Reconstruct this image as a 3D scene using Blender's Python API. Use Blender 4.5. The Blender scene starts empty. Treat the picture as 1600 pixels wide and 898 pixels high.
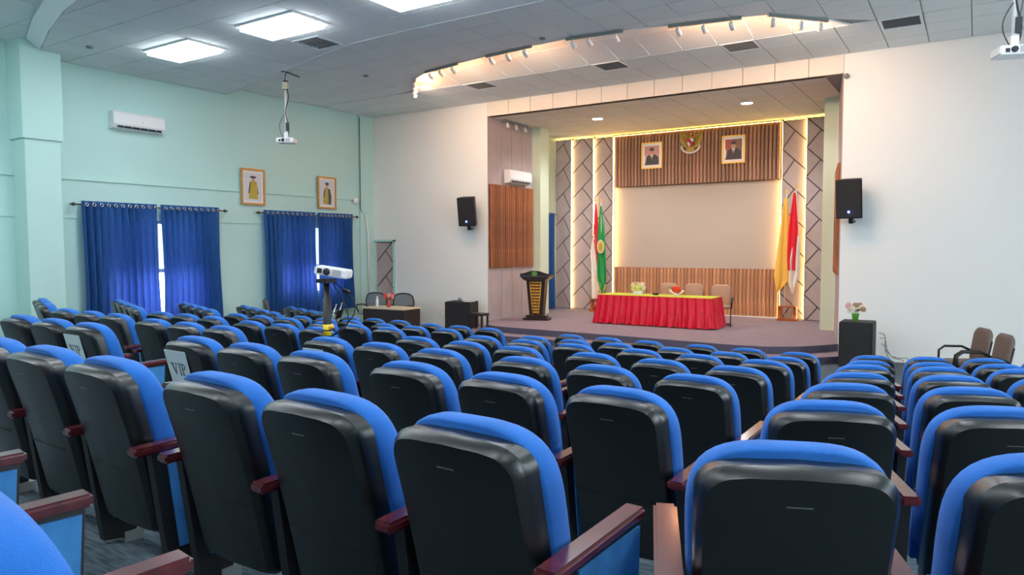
import bpy, bmesh, math, random
from mathutils import Vector, Matrix
random.seed(7)
C = bpy.context.scene.collection
PI = math.pi
Z0 = 2.17            # height of the camera above the flat floor in front of the stage

# ------------------------------------------------------------------ camera, world, exposure
cam_data = bpy.data.cameras.new('camera')
cam = bpy.data.objects.new('camera', cam_data); C.objects.link(cam)
cam_data.sensor_width = 36.0
cam_data.lens = 1120.0 / 1600.0 * 36.0
cam_data.clip_start = 0.05; cam_data.clip_end = 200
yaw, pitch, roll = math.radians(32.9), math.radians(3.27), math.radians(0.1)
f_ = Vector((-math.sin(yaw) * math.cos(pitch), math.cos(yaw) * math.cos(pitch), -math.sin(pitch)))
r_ = Vector((math.cos(yaw), math.sin(yaw), 0)); d_ = f_.cross(r_)
rt = math.cos(roll) * r_ + math.sin(roll) * d_; dn = -math.sin(roll) * r_ + math.cos(roll) * d_
mw = Matrix(((rt.x, -dn.x, -f_.x, 0), (rt.y, -dn.y, -f_.y, 0), (rt.z, -dn.z, -f_.z, Z0), (0, 0, 0, 1)))
cam.matrix_world = mw
bpy.context.scene.camera = cam

w = bpy.data.worlds.new('daylight'); bpy.context.scene.world = w; w.use_nodes = True
bg = w.node_tree.nodes['Background']
bg.inputs[0].default_value = (0.80, 0.90, 1.0, 1); bg.inputs[1].default_value = 7.0
vs = bpy.context.scene.view_settings
vs.view_transform = 'Standard'; vs.look = 'None'; vs.gamma = 1.0; vs.use_curve_mapping = False
vs.exposure = 0.5
LAMP = 15.0          # emission of the fluorescent diffusers

# ------------------------------------------------------------------ materials
def mat(name, col, rough=0.6, spec=0.5, metal=0.0, emit=None, estr=0.0, noise=None, bump=None, trans=0.0,
        rand=0.0, sheen=0.0, coat=0.0):
    """noise=(scale, amount, stretch xyz)  bump=(scale, strength, stretch)"""
    m = bpy.data.materials.new(name); m.use_nodes = True
    nt = m.node_tree; b = nt.nodes['Principled BSDF']
    b.inputs['Base Color'].default_value = (*col, 1); b.inputs['Roughness'].default_value = rough
    b.inputs['Metallic'].default_value = metal; b.inputs['Specular IOR Level'].default_value = spec
    b.inputs['Sheen Weight'].default_value = sheen
    b.inputs['Coat Weight'].default_value = coat; b.inputs['Coat Roughness'].default_value = 0.12 if coat > 0.5 else 0.32
    if emit:
        b.inputs['Emission Color'].default_value = (*emit, 1); b.inputs['Emission Strength'].default_value = estr
    tc = nt.nodes.new('ShaderNodeTexCoord')
    last = None
    if noise:
        sc, am, st = noise
        mp = nt.nodes.new('ShaderNodeMapping'); mp.inputs['Scale'].default_value = st
        nz = nt.nodes.new('ShaderNodeTexNoise'); nz.inputs['Scale'].default_value = sc
        nz.inputs['Detail'].default_value = 5
        nt.links.new(tc.outputs['Object'], mp.inputs[0]); nt.links.new(mp.outputs[0], nz.inputs['Vector'])
        mr = nt.nodes.new('ShaderNodeMapRange'); mr.inputs['From Min'].default_value = 0.3; mr.inputs['From Max'].default_value = 0.7
        mr.inputs['To Min'].default_value = 1 - am; mr.inputs['To Max'].default_value = 1 + am
        nt.links.new(nz.outputs[0], mr.inputs[0])
        mx = nt.nodes.new('ShaderNodeVectorMath'); mx.operation = 'SCALE'; mx.inputs[0].default_value = col
        nt.links.new(mr.outputs[0], mx.inputs['Scale']); last = mx.outputs[0]
    if rand:
        oi = nt.nodes.new('ShaderNodeObjectInfo')
        mr = nt.nodes.new('ShaderNodeMapRange'); mr.inputs['To Min'].default_value = 1 - rand; mr.inputs['To Max'].default_value = 1 + rand
        nt.links.new(oi.outputs['Random'], mr.inputs[0])
        mx = nt.nodes.new('ShaderNodeVectorMath'); mx.operation = 'SCALE'; mx.inputs[0].default_value = col
        if last: nt.links.new(last, mx.inputs[0])
        nt.links.new(mr.outputs[0], mx.inputs['Scale']); last = mx.outputs[0]
    if last: nt.links.new(last, b.inputs['Base Color'])
    if bump:
        sc, am, st = bump
        mp = nt.nodes.new('ShaderNodeMapping'); mp.inputs['Scale'].default_value = st
        nz = nt.nodes.new('ShaderNodeTexNoise'); nz.inputs['Scale'].default_value = sc; nz.inputs['Detail'].default_value = 4
        bp = nt.nodes.new('ShaderNodeBump'); bp.inputs['Strength'].default_value = am; bp.inputs['Distance'].default_value = 0.01
        nt.links.new(tc.outputs['Object'], mp.inputs[0]); nt.links.new(mp.outputs[0], nz.inputs['Vector'])
        nt.links.new(nz.outputs[0], bp.inputs['Height']); nt.links.new(bp.outputs[0], b.inputs['Normal'])
    if trans:
        out = nt.nodes['Material Output']
        tr = nt.nodes.new('ShaderNodeBsdfTranslucent'); ms = nt.nodes.new('ShaderNodeMixShader')
        tr.inputs[0].default_value = (*[min(1, c * 1.6) for c in col], 1); ms.inputs[0].default_value = trans
        nt.links.new(b.outputs[0], ms.inputs[1]); nt.links.new(tr.outputs[0], ms.inputs[2]); nt.links.new(ms.outputs[0], out.inputs[0])
    return m
one = (1, 1, 1)
M = {}
M['mint'] = mat('mint_paint', (0.50, 0.75, 0.70), 0.65, noise=(0.6, 0.03, one), bump=(30, 0.05, one))
M['column'] = mat('pale_green_led_yellowed', (0.66, 0.76, 0.58), 0.65)  # pale green with the yellow of the stage LED light mixed in
M['white_wall'] = mat('white_wall_paint', (0.84, 0.86, 0.83), 0.6, noise=(0.5, 0.02, one), bump=(25, 0.05, one))
M['fascia'] = mat('fascia_paint', (0.80, 0.76, 0.68), 0.55)
M['joint'] = mat('dark_joint', (0.34, 0.28, 0.22), 0.8)
M['tile'] = mat('ceiling_tile', (0.76, 0.80, 0.80), 0.85, noise=(60, 0.05, one), rand=0.02)
M['tile_back'] = mat('ceiling_tile_backing', (0.30, 0.32, 0.33), 0.9)  # dark backing that shows in the joints between tiles
M['stage_tile'] = mat('stage_ceiling_tile', (0.74, 0.69, 0.61), 0.85, noise=(60, 0.05, one), rand=0.02)
M['grid'] = mat('grid_bar', (0.75, 0.80, 0.82), 0.4)
M['carpet'] = mat('hall_carpet', (0.085, 0.125, 0.15), 0.95, noise=(9, 0.55, (1.0, 5.0, 1.0)), bump=(70, 0.7, (1, 3, 1)))
M['stage_carpet'] = mat('stage_carpet', (0.27, 0.21, 0.245), 0.95, noise=(7, 0.18, (0.6, 3, 1)), bump=(60, 0.4, one))
M['riser_carpet'] = mat('riser_carpet', (0.085, 0.08, 0.12), 0.95, noise=(30, 0.2, one))
M['shell'] = mat('black_plastic_shell', (0.0045, 0.006, 0.0062), 0.30, 0.6, noise=(8, 0.1, one), bump=(260, 0.10, one), coat=0.35)
M['blue'] = mat('blue_upholstery', (0.019, 0.155, 0.55), 0.8, 0.25, noise=(7, 0.10, one), bump=(260, 0.3, one), sheen=0.12)
M['blue_panel'] = mat('light_blue_fabric_panel', (0.06, 0.25, 0.56), 0.85, 0.2, noise=(14, 0.15, one))
M['maroon'] = mat('maroon_lacquer', (0.10, 0.013, 0.018), 0.22, 0.6, noise=(5, 0.3, (1, 6, 1)), coat=0.7)
M['black_metal'] = mat('black_metal', (0.012, 0.013, 0.015), 0.45, 0.5)
M['foot'] = mat('grey_foot_plate', (0.42, 0.44, 0.42), 0.5)
M['paper'] = mat('paper', (0.62, 0.78, 0.78), 0.8)
M['ink'] = mat('ink', (0.06, 0.07, 0.11), 0.8)
M['curtain'] = mat('blue_curtain', (0.025, 0.11, 0.30), 0.75, 0.2, noise=(40, 0.25, (1, 1, 0.15)), trans=0.20, sheen=0.1)
M['steel'] = mat('steel', (0.75, 0.76, 0.78), 0.25, metal=1.0)
M['rod'] = mat('dark_rod', (0.05, 0.035, 0.03), 0.4)
M['white_plastic'] = mat('white_plastic', (0.82, 0.83, 0.82), 0.35)
M['slot'] = mat('grey_slot', (0.10, 0.11, 0.11), 0.4)
M['dark_slot'] = mat('dark_slot', (0.02, 0.02, 0.03), 0.6)
M['lamp'] = mat('fluorescent_diffuser', (1, 1, 1), 0.5, emit=(0.88, 0.94, 1.0), estr=LAMP)
M['down'] = mat('downlight_lens', (1, 1, 1), 0.5, emit=(0.9, 0.95, 1.0), estr=60)
M['led'] = mat('warm_led_strip', (1, 1, 1), 0.5, emit=(1.0, 0.62, 0.20), estr=13)
M['cove'] = mat('yellow_cove_led', (1, 1, 1), 0.5, emit=(1.0, 0.62, 0.12), estr=13)
M['halogen'] = mat('halogen_bulb', (1, 1, 1), 0.5, emit=(1.0, 0.55, 0.25), estr=60)
M['grey_panel'] = mat('grey_fabric_panel', (0.46, 0.375, 0.365), 0.85, noise=(3, 0.06, one), bump=(300, 0.2, one), rand=0.03)
M['groove'] = mat('panel_groove', (0.075, 0.06, 0.065), 0.9)
M['slat'] = mat('wood_slat', (0.40, 0.21, 0.13), 0.5, noise=(6, 0.35, (6, 6, 0.6)), rand=0.28)
M['slat_low'] = mat('wood_slat_light', (0.58, 0.275, 0.14), 0.5, noise=(6, 0.35, (6, 6, 0.6)), rand=0.22)
M['slat_red'] = mat('wood_slat_red', (0.30, 0.095, 0.03), 0.45, noise=(6, 0.4, (6, 6, 0.6)), rand=0.3)
M['slat_back'] = mat('slat_backing', (0.10, 0.05, 0.025), 0.8)
M['screen'] = mat('screen_cloth', (0.52, 0.43, 0.355), 0.8)
M['red_satin'] = mat('red_satin', (0.66, 0.006, 0.035), 0.42, 0.4, noise=(18, 0.15, (1, 1, 0.4)))
M['lime'] = mat('lime_cloth', (0.52, 0.55, 0.04), 0.7)
M['taupe'] = mat('taupe_leatherette', (0.42, 0.24, 0.15), 0.5, noise=(6, 0.08, one))
M['taupe_dark'] = mat('taupe_dark_back', (0.14, 0.10, 0.085), 0.55, noise=(25, 0.2, (3, 3, 0.5)))
M['lectern'] = mat('dark_lacquered_wood', (0.03, 0.018, 0.014), 0.3, noise=(6, 0.3, (5, 5, 1)))
M['gold'] = mat('gold', (0.85, 0.50, 0.08), 0.35, metal=0.35)
M['gold_frame'] = mat('gold_frame', (0.62, 0.33, 0.09), 0.35, metal=0.3, noise=(25, 0.3, one))
M['garuda'] = mat('old_gold', (0.42, 0.29, 0.05), 0.45, metal=0.2)
M['red'] = mat('flag_red', (0.78, 0.02, 0.04), 0.7, trans=0.15)
M['white'] = mat('flag_white', (0.85, 0.80, 0.78), 0.7, trans=0.15)
M['green'] = mat('flag_green', (0.02, 0.32, 0.08), 0.65, trans=0.15)
M['yellow'] = mat('flag_yellow', (0.85, 0.50, 0.10), 0.7, trans=0.15)
M['orange_wood'] = mat('orange_varnished_wood', (0.42, 0.10, 0.02), 0.3, noise=(6, 0.2, one))
M['speaker'] = mat('black_speaker', (0.012, 0.012, 0.014), 0.6, bump=(400, 0.6, one))
M['blue_led'] = mat('blue_led', (1, 1, 1), emit=(0.08, 0.18, 1.0), estr=9)
M['dark_wood'] = mat('dark_wood', (0.035, 0.026, 0.026), 0.45)
M['desk_top'] = mat('desk_cloth', (0.62, 0.52, 0.36), 0.6)
M['mesh_back'] = mat('grey_mesh', (0.22, 0.25, 0.25), 0.7)
M['glass'] = mat('bottle_plastic', (0.75, 0.82, 0.85), 0.15)
M['leaf'] = mat('leaf_green', (0.08, 0.25, 0.04), 0.6)
M['flower_yellow'] = mat('flower_yellow', (0.75, 0.75, 0.22), 0.7)
M['flower_red'] = mat('flower_red', (0.85, 0.05, 0.03), 0.6)
M['flower_pink'] = mat('flower_pink', (0.70, 0.42, 0.45), 0.7)
M['flower_cream'] = mat('flower_cream', (0.78, 0.72, 0.55), 0.7)
M['pot_green'] = mat('pot_green', (0.13, 0.42, 0.06), 0.4)
M['label_yellow'] = mat('yellow_label', (0.85, 0.65, 0.02), 0.5)
M['skin'] = mat('print_skin', (0.55, 0.33, 0.22), 0.5)
M['suit'] = mat('print_dark_suit', (0.03, 0.03, 0.045), 0.4)
M['p_red'] = mat('print_red', (0.42, 0.06, 0.05), 0.35)
M['p_red_glare'] = mat('print_red_glare', (0.62, 0.26, 0.24), 0.3)  # print red paled to carry reflections on the picture
M['p_brown'] = mat('print_brown', (0.22, 0.10, 0.05), 0.35)
M['p_grey'] = mat('print_grey', (0.62, 0.64, 0.68), 0.3)
M['p_white'] = mat('print_white', (0.80, 0.80, 0.80), 0.25, coat=0.5)
M['p_olive'] = mat('print_olive', (0.45, 0.36, 0.05), 0.4)
M['p_dark'] = mat('print_dark', (0.07, 0.06, 0.09), 0.4)
M['vent'] = mat('vent_metal', (0.30, 0.29, 0.28), 0.5)
M['track'] = mat('track_grey', (0.20, 0.24, 0.24), 0.5)
M['pane'] = mat('window_glass', (0.9, 0.95, 1.0), 0.05)
nt = M['pane'].node_tree; _o = nt.nodes['Material Output']; _t = nt.nodes.new('ShaderNodeBsdfTransparent')
_g = nt.nodes.new('ShaderNodeBsdfGlossy'); _g.inputs['Roughness'].default_value = 0.05
_m = nt.nodes.new('ShaderNodeMixShader'); _m.inputs[0].default_value = 0.08
nt.links.new(_t.outputs[0], _m.inputs[1]); nt.links.new(_g.outputs[0], _m.inputs[2]); nt.links.new(_m.outputs[0], _o.inputs[0])

M['pane_tint'] = M['pane'].copy(); M['pane_tint'].name = 'tinted_window_glass'
for q in M['pane_tint'].node_tree.nodes:
    if q.type == 'BSDF_TRANSPARENT': q.inputs[0].default_value = (0.38, 0.42, 0.45, 1)
for q in M['curtain'].node_tree.nodes:
    if q.type == 'BSDF_TRANSLUCENT': q.inputs[0].default_value = (0.10, 0.17, 0.75, 1)
M['unseen_rear_grey'] = mat('unseen_rear_wall_grey', (0.32, 0.30, 0.26), 0.6)  # unseen rear wall, grey chosen for how much light it bounces

# ------------------------------------------------------------------ helpers
def link(name, me, m=None, parent=None, loc=None, rot=None):
    o = bpy.data.objects.new(name, me); C.objects.link(o)
    if m is not None and me is not None and not me.materials:
        for x in (m if isinstance(m, (list, tuple)) else [m]): me.materials.append(x)
    if parent: o.parent = parent
    if loc is not None: o.location = loc
    if rot is not None: o.rotation_euler = rot
    return o
def pyd(name, vs_, fs_, smooth=False, mi=None):
    me = bpy.data.meshes.new(name); me.from_pydata(vs_, [], fs_)
    if mi: me.polygons.foreach_set('material_index', mi)
    if smooth: me.polygons.foreach_set('use_smooth', [True] * len(me.polygons))
    me.update(); return me
class MB:
    """collects boxes, prisms, tubes and lofts into one mesh"""
    def __init__(s): s.v = []; s.f = []; s.m = []; s.sm = []
    def add(s, v, f, mi=0, sm=False, T=None):
        k = len(s.v)
        if T is not None: v = [tuple(T @ Vector(p)) for p in v]
        s.v += [tuple(p) for p in v]; s.f += [tuple(i + k for i in q) for q in f]
        s.m += [mi] * len(f); s.sm += [sm] * len(f); return s
    def box(s, x0, x1, y0, y1, z0, z1, mi=0, T=None):
        v = [(x0, y0, z0), (x1, y0, z0), (x1, y1, z0), (x0, y1, z0), (x0, y0, z1), (x1, y0, z1), (x1, y1, z1), (x0, y1, z1)]
        f = [(0, 3, 2, 1), (4, 5, 6, 7), (0, 1, 5, 4), (1, 2, 6, 5), (2, 3, 7, 6), (3, 0, 4, 7)]
        return s.add(v, f, mi, False, T)
    def prism(s, pts, h0, h1, axis='z', mi=0, T=None, sm=False):
        n = len(pts)
        def P(p, h): return {'z': (p[0], p[1], h), 'y': (p[0], h, p[1]), 'x': (h, p[0], p[1])}[axis]
        v = [P(p, h0) for p in pts] + [P(p, h1) for p in pts]
        f = [tuple(range(n))[::-1], tuple(range(n, 2 * n))]
        s.add(v, f, mi, False, T); k = len(s.v) - 2 * n
        for i in range(n):
            j = (i + 1) % n
            s.f.append((k + i, k + j, k + n + j, k + n + i)); s.m.append(mi); s.sm.append(sm)
        return s
    def tube(s, pts, r, n=8, mi=0, T=None, cap=True):
        pts = [Vector(p) for p in pts]; rs = r if isinstance(r, (list, tuple)) else [r] * len(pts)
        v = []; f = []; prev = None
        for i, p in enumerate(pts):
            t = (pts[min(i + 1, len(pts) - 1)] - pts[max(i - 1, 0)]).normalized()
            if prev is None: a = t.cross(Vector((0, 0, 1)));  a = a if a.length > 1e-3 else t.cross(Vector((1, 0, 0)))
            else: a = prev - t * prev.dot(t)
            a.normalize(); prev = a; b = t.cross(a)
            for k in range(n):
                an = 2 * PI * k / n; v.append(tuple(p + (a * math.cos(an) + b * math.sin(an)) * rs[i]))
        for i in range(len(pts) - 1):
            for k in range(n):
                f.append((i * n + k, i * n + (k + 1) % n, (i + 1) * n + (k + 1) % n, (i + 1) * n + k))
        if cap: f += [tuple(range(n))[::-1], tuple(range((len(pts) - 1) * n, len(pts) * n))]
        return s.add(v, f, mi, True, T)
    def lathe(s, prof, n=16, mi=0, T=None, c=(0, 0, 0)):
        v = []; f = []
        for (r, z) in prof:
            for k in range(n):
                an = 2 * PI * k / n; v.append((c[0] + r * math.cos(an), c[1] + r * math.sin(an), c[2] + z))
        for i in range(len(prof) - 1):
            for k in range(n): f.append((i * n + k, i * n + (k + 1) % n, (i + 1) * n + (k + 1) % n, (i + 1) * n + k))
        f += [tuple(range(n))[::-1], tuple(range((len(prof) - 1) * n, len(prof) * n))]
        return s.add(v, f, mi, True, T)
    def ball(s, c, r, n=10, mi=0, sx=1, sy=1, sz=1, T=None):
        prof = [(max(1e-4, r * math.sin(PI * i / 6)), -r * math.cos(PI * i / 6)) for i in range(7)]
        TT = Matrix.Translation(c) @ Matrix.Diagonal((sx, sy, sz, 1))
        if T is not None: TT = T @ TT
        return s.lathe(prof, n, mi, TT)
    def mesh(s, name):
        me = pyd(name, s.v, s.f, False, s.m); me.polygons.foreach_set('use_smooth', s.sm); me.update(); return me
    def obj(s, name, m, parent=None, loc=None, rot=None, bevel=0):
        me = s.mesh(name)
        if bevel:
            bm = bmesh.new(); bm.from_mesh(me)
            bmesh.ops.bevel(bm, geom=list(bm.edges), offset=bevel, segments=2, affect='EDGES', clamp_overlap=True)
            bm.to_mesh(me); bm.free()
        return link(name, me, m, parent, loc, rot)
def thing(name, label, cat, loc=(0, 0, 0), rz=0.0, group=None):
    o = bpy.data.objects.new(name, None); C.objects.link(o); o.empty_display_size = 0.1
    o.location = loc; o.rotation_euler = (0, 0, rz); o['label'] = label; o['category'] = cat
    if group: o['group'] = group
    return o
def tag(o, label, cat, group=None):
    o['label'] = label; o['category'] = cat
    if group: o['group'] = group
    return o
def struct(o, label=None):
    o['kind'] = 'structure'
    if label: o['label'] = label
    return o
def sbox(name, m, x0, x1, y0, y1, z0, z1, parent=None):
    o = MB().box(x0, x1, y0, y1, z0 + Z0, z1 + Z0).obj(name, m, parent)
    if parent is None: struct(o)
    return o
def clip(poly, a, b, c):            # keep a*x + b*y <= c
    out = []
    for i in range(len(poly)):
        p, q = poly[i], poly[(i + 1) % len(poly)]
        dp, dq = a * p[0] + b * p[1] - c, a * q[0] + b * q[1] - c
        if dp <= 0: out.append(p)
        if (dp < 0 < dq) or (dq < 0 < dp):
            t = dp / (dp - dq); out.append((p[0] + (q[0] - p[0]) * t, p[1] + (q[1] - p[1]) * t))
    return out
def copy_tree(o, parent=None):
    c = o.copy(); C.objects.link(c); c.parent = parent
    for ch in list(o.children): copy_tree(ch, c)
    return c

# ------------------------------------------------------------------ seating layout (all in metres)
YR = [1.489, 2.686, 3.951, 5.189, 6.422, 7.701, 8.895]
ZR = [-0.456, -0.586, -0.734, -0.869, -0.996, -1.143, -1.254]
HS = 0.90
PITCH = 0.6
#        x0      y off   angle    drift  seats dir
BL = {'M2': (-1.160, 0.000, -0.037, -0.099, 3, -1), 'M1': (-3.093, 0.041, -0.037, -0.097, 3, -1),
      'L1': (-5.816, 0.165, -0.021, -0.088, 3, -1), 'L2': (-8.010, 0.303, -0.027, -0.054, 3, -1),
      'L3': (-10.344, 0.622, -0.358, -0.038, 4, -1), 'R1': (-0.322, 0.199, 0.385, -0.103, 4, 1)}
def row_y(r): return YR[0] + (YR[1] - YR[0]) * r if r < 0 else YR[r]
def row_z(r): return ZR[0] + 0.172 * (-r) if r < 0 else ZR[r]
def seat_pos(g, r, j):
    x0, yo, a, dr, n, sg = BL[g]; k = j * PITCH * sg
    if r < 0: return (-1.24 + k * math.cos(-0.15), 0.32 + k * math.sin(-0.15), -0.33 - HS), -0.15
    return (x0 + dr * r + k * math.cos(a), row_y(r) + yo + k * math.sin(a), row_z(r) - HS), a
def off_x(x):                       # how far the curved rows bend towards the stage at x
    pts = [(-14.6, 2.0), (-12.2, 1.23), (-10.4, 0.6), (-9.3, 0.304), (-8.1, 0.30), (-7.0, 0.16), (-5.9, 0.15), (-4.3, 0.05),
           (-1.1, 0.0), (-0.5, 0.13), (1.3, 0.74), (3.2, 1.5), (9, 3.5)]
    for (a, b), (c, d) in zip(pts, pts[1:]):
        if x <= c: return b + (d - b) * max(0, (x - a)) / (c - a)
    return pts[-1][1]
def floor_z(x, y):
    s = y - off_x(x + 0.3)
    prof = [(-6, 0.60)] + [(YR[i], ZR[i] - HS) for i in range(7)] + [(40, -2.17)]
    prof[0] = (-6, ZR[0] - HS + 0.0985 * 7.6)
    for (a, b), (c, d) in zip(prof, prof[1:]):
        if s <= c: return max(-2.17, b + (d - b) * (s - a) / (c - a))
    return -2.17

# ------------------------------------------------------------------ floor
nx, ny = 82, 84
X0, X1, Y0_, Y1_ = -14.5, 6.0, -4.5, 15.1
vs_ = []; fs_ = []
for i in range(nx + 1):
    for j in range(ny + 1):
        x = X0 + (X1 - X0) * i / nx; y = Y0_ + (Y1_ - Y0_) * j / ny
        vs_.append((x, y, floor_z(x, y) + Z0 - 0.004))
for i in range(nx):
    for j in range(ny):
        a = i * (ny + 1) + j; fs_.append((a, a + ny + 1, a + ny + 2, a + 1))
struct(link('floor', pyd('floor', vs_, fs_, True), M['carpet']))

# ------------------------------------------------------------------ walls
XL = -14.41; XR = 6.0; YF = 15.0; YB = 19.6
WIN = [(7.6, 9.65, -1.50, 0.55), (11.75, 13.75, -1.20, 0.55)]
mb = MB()
def wy(y0, y1, z0, z1): mb.box(XL - 0.2, XL, y0, y1, z0 + Z0, z1 + Z0)
wy(-4.7, WIN[0][0], -2.4, 4.0); wy(WIN[0][1], WIN[1][0], -2.4, 4.0); wy(WIN[1][1], 15.2, -2.4, 4.0)
for a, b, z0, z1 in WIN: wy(a, b, -2.4, z0); wy(a, b, z1, 4.0)
wl = struct(mb.obj('wall_left', M['mint']))
# lower wall face is 2 cm proud, its top edge draws the long ledge line
mb = MB()
for y0, y1 in ((-4.5, 6.0), (6.53, WIN[0][0]), (WIN[0][1], WIN[1][0]), (WIN[1][1], 14.45)): mb.box(XL, XL + 0.025, y0, y1, 0.55 + Z0, 1.30 + Z0)
for a, b, z0, z1 in WIN: mb.box(XL, XL + 0.025, a, b, 0.55 + Z0, 1.30 + Z0)
for y0, y1 in ((-4.5, 5.95), (6.53, 14.45)): mb.box(XL, XL + 0.06, y0, y1, 1.275 + Z0, 1.305 + Z0)
struct(mb.obj('trim_1', M['mint']), 'shallow ledge of the mint wall above the curtains')
# pillars
mb = MB(); mb.box(XL, XL + 0.50, 5.95, 6.53, 0 + 1.90 + Z0 - 1.9 - 2.3, 1.90 + Z0)
mb.box(XL, XL + 0.54, 5.91, 6.57, 1.90 + Z0, 3.7 + Z0)
struct(mb.obj('trim_2', M['mint']), 'square mint pillar standing out from the left wall')
mb = MB(); mb.box(XL, XL + 0.06, 14.46, 15.0, -2.2 + Z0, 3.7 + Z0)
struct(mb.obj('trim_3', M['mint']), 'flat mint pilaster in the corner by the side door')
# windows: frame, mullions, panes
for i, (a, b, z0, z1) in enumerate(WIN):
    fr = MB(); x0, x1 = XL - 0.12, XL - 0.06
    fr.box(x0, x1, a, a + 0.06, z0 + Z0, z1 + Z0); fr.box(x0, x1, b - 0.06, b, z0 + Z0, z1 + Z0)
    fr.box(x0, x1, a, b, z0 + Z0, z0 + 0.06 + Z0); fr.box(x0, x1, a, b, z1 - 0.06 + Z0, z1 + Z0)
    fr.box(x0, x1, a, b, -0.54 + Z0, -0.46 + Z0)
    for k in (1, 2, 3): y = a + (b - a) * k / 4; fr.box(x0, x1, y - 0.03, y + 0.03, z0 + Z0, z1 + Z0)
    wo = struct(fr.obj('window_%d' % (i + 1), M['white_plastic']))
    for k in range(4):
        ya = a + (b - a) * k / 4 + 0.03; yb = a + (b - a) * (k + 1) / 4 - 0.03
        MB().box(XL - 0.095, XL - 0.09, ya, yb, z0 + 0.06 + Z0, -0.54 + Z0).obj('pane', M['pane'], wo)
        MB().box(XL - 0.095, XL - 0.09, ya, yb, -0.46 + Z0, z1 - 0.06 + Z0).obj('pane', M['pane_tint'], wo)
# front wall either side of the stage and above it, with a side door at the left
JL, JR = -10.44, -2.20; ZO = 3.27
mb = MB()
mb.box(XL, -14.38, YF, YF + 0.2, -2.3 + Z0, 4 + Z0)
mb.box(-14.38, -13.58, YF, YF + 0.2, 0.16 + Z0, 4 + Z0)
mb.box(-13.58, JL, YF, YF + 0.2, -2.3 + Z0, 4 + Z0)
mb.box(JR, XR, YF, YF + 0.2, -2.3 + Z0, 4 + Z0)
wf = struct(mb.obj('wall_front', M['white_wall']))
mb = MB(); mb.box(JL, JR, YF + 0.03, YF + 0.2, ZO + Z0, 4 + Z0)
hb = mb.obj('header_backing', M['joint'], wf)
n = 13; pw = (JR - JL) / n
me = MB().box(0.006, pw - 0.006, 0, 0.03, 0.0, 3.66 - ZO).mesh('panel'); me.materials.append(M['fascia'])
for k in range(n): link('panel', me, None, wf, (JL + k * pw, YF, ZO + Z0))
# side door: mint frame and herringbone grey leaf
mb = MB()
mb.box(-14.36, -14.31, YF - 0.03, YF + 0.12, -2.17 + Z0, 0.19 + Z0); mb.box(-13.64, -13.55, YF - 0.03, YF + 0.12, -2.17 + Z0, 0.19 + Z0)
mb.box(-14.36, -13.55, YF - 0.03, YF + 0.12, 0.14 + Z0, 0.20 + Z0)
dr = struct(mb.obj('door_1', M['mint']))
MB().box(-14.31, -13.64, YF + 0.06, YF + 0.10, -2.17 + Z0, 0.14 + Z0).obj('backing', M['groove'], dr)

def herring(parent, x0, x1, z0, z1, y, th, h=0.74, mirror=False, phase=0.0, gap=0.012, material=None, tilt=0.95):
    """diagonal cladding: one long joint per period and a short one crossing from its middle; every piece its own object"""
    wd = x1 - x0; H = z1 - z0; k = -2
    while (k - 1) * h + phase < H + 0.1:
        v0 = k * h + phase; m = tilt
        tri = [(wd / 2, v0 + m * wd / 2), (wd, v0 - h + m * wd), (wd, v0 + m * wd)]
        quad = [(0, v0 - h), (wd, v0 - h + m * wd), (wd / 2, v0 + m * wd / 2), (0, v0)]
        for poly in (tri, quad):
            p = poly
            p = clip(p, 0, 1, H); p = clip(p, 0, -1, 0) if p else p
            if len(p) < 3: continue
            cx = sum(q[0] for q in p) / len(p); cy = sum(q[1] for q in p) / len(p)
            # inset every edge by gap/2
            src = p; q2 = list(p)
            for i in range(len(src)):
                a, b = src[i], src[(i + 1) % len(src)]
                ex, ey = b[0] - a[0], b[1] - a[1]; L = math.hypot(ex, ey)
                if L < 1e-6: continue
                nx_, ny_ = ey / L, -ex / L
                if nx_ * (cx - a[0]) + ny_ * (cy - a[1]) > 0: nx_, ny_ = -nx_, -ny_
                q2 = clip(q2, nx_, ny_, nx_ * a[0] + ny_ * a[1] - gap / 2)
                if len(q2) < 3: break
            if len(q2) < 3: continue
            area = abs(sum(q2[i][0] * q2[(i + 1) % len(q2)][1] - q2[(i + 1) % len(q2)][0] * q2[i][1] for i in range(len(q2)))) / 2
            if area < 0.003: continue
            pts = [((x1 - u) if mirror else (x0 + u), z0 + v + Z0) for u, v in q2]
            MB().prism(pts, y - th, y, 'y').obj('panel', material or M['grey_panel'], parent)
        k += 1
herring(dr, -14.31, -13.64, -2.17, 0.14, YF + 0.06, 0.02, h=0.72, phase=0.3, gap=0.04)
MB().ball((-13.72, YF + 0.03, -1.1 + Z0), 0.03).obj('knob', M['steel'], dr)

# right and rear walls out of view; daylight openings added in the right wall
mb = MB(); ys = [(-4.7, 0.6), (3.4, 4.6), (7.4, 8.6), (11.4, 15.2)]
for a, b in ys: mb.box(XR, XR + 0.2, a, b, -2.4 + Z0, 4.0 + Z0)
for (_, a), (b, _) in zip(ys, ys[1:]): mb.box(XR, XR + 0.2, a, b, -2.4 + Z0, -1.1 + Z0); mb.box(XR, XR + 0.2, a, b, 1.3 + Z0, 4.0 + Z0)
struct(mb.obj('wall_right', M['mint']))
mb = MB(); xs = [(XL - 0.2, -12.4), (-9.4, -5.6), (-2.6, 0.2), (3.2, XR + 0.2)]
for a, b in xs: mb.box(a, b, -4.9, -4.5, -2.4 + Z0, 4.0 + Z0)
for (_, a), (b, _) in zip(xs, xs[1:]): mb.box(a, b, -4.9, -4.5, -2.4 + Z0, 4.0 + Z0)
struct(mb.obj('wall_back', M['unseen_rear_grey']))
# skirting
struct(MB().box(-13.55, JL, YF - 0.015, YF, -2.17 + Z0, -2.07 + Z0).obj('baseboard_front', M['white_wall']))

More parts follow.
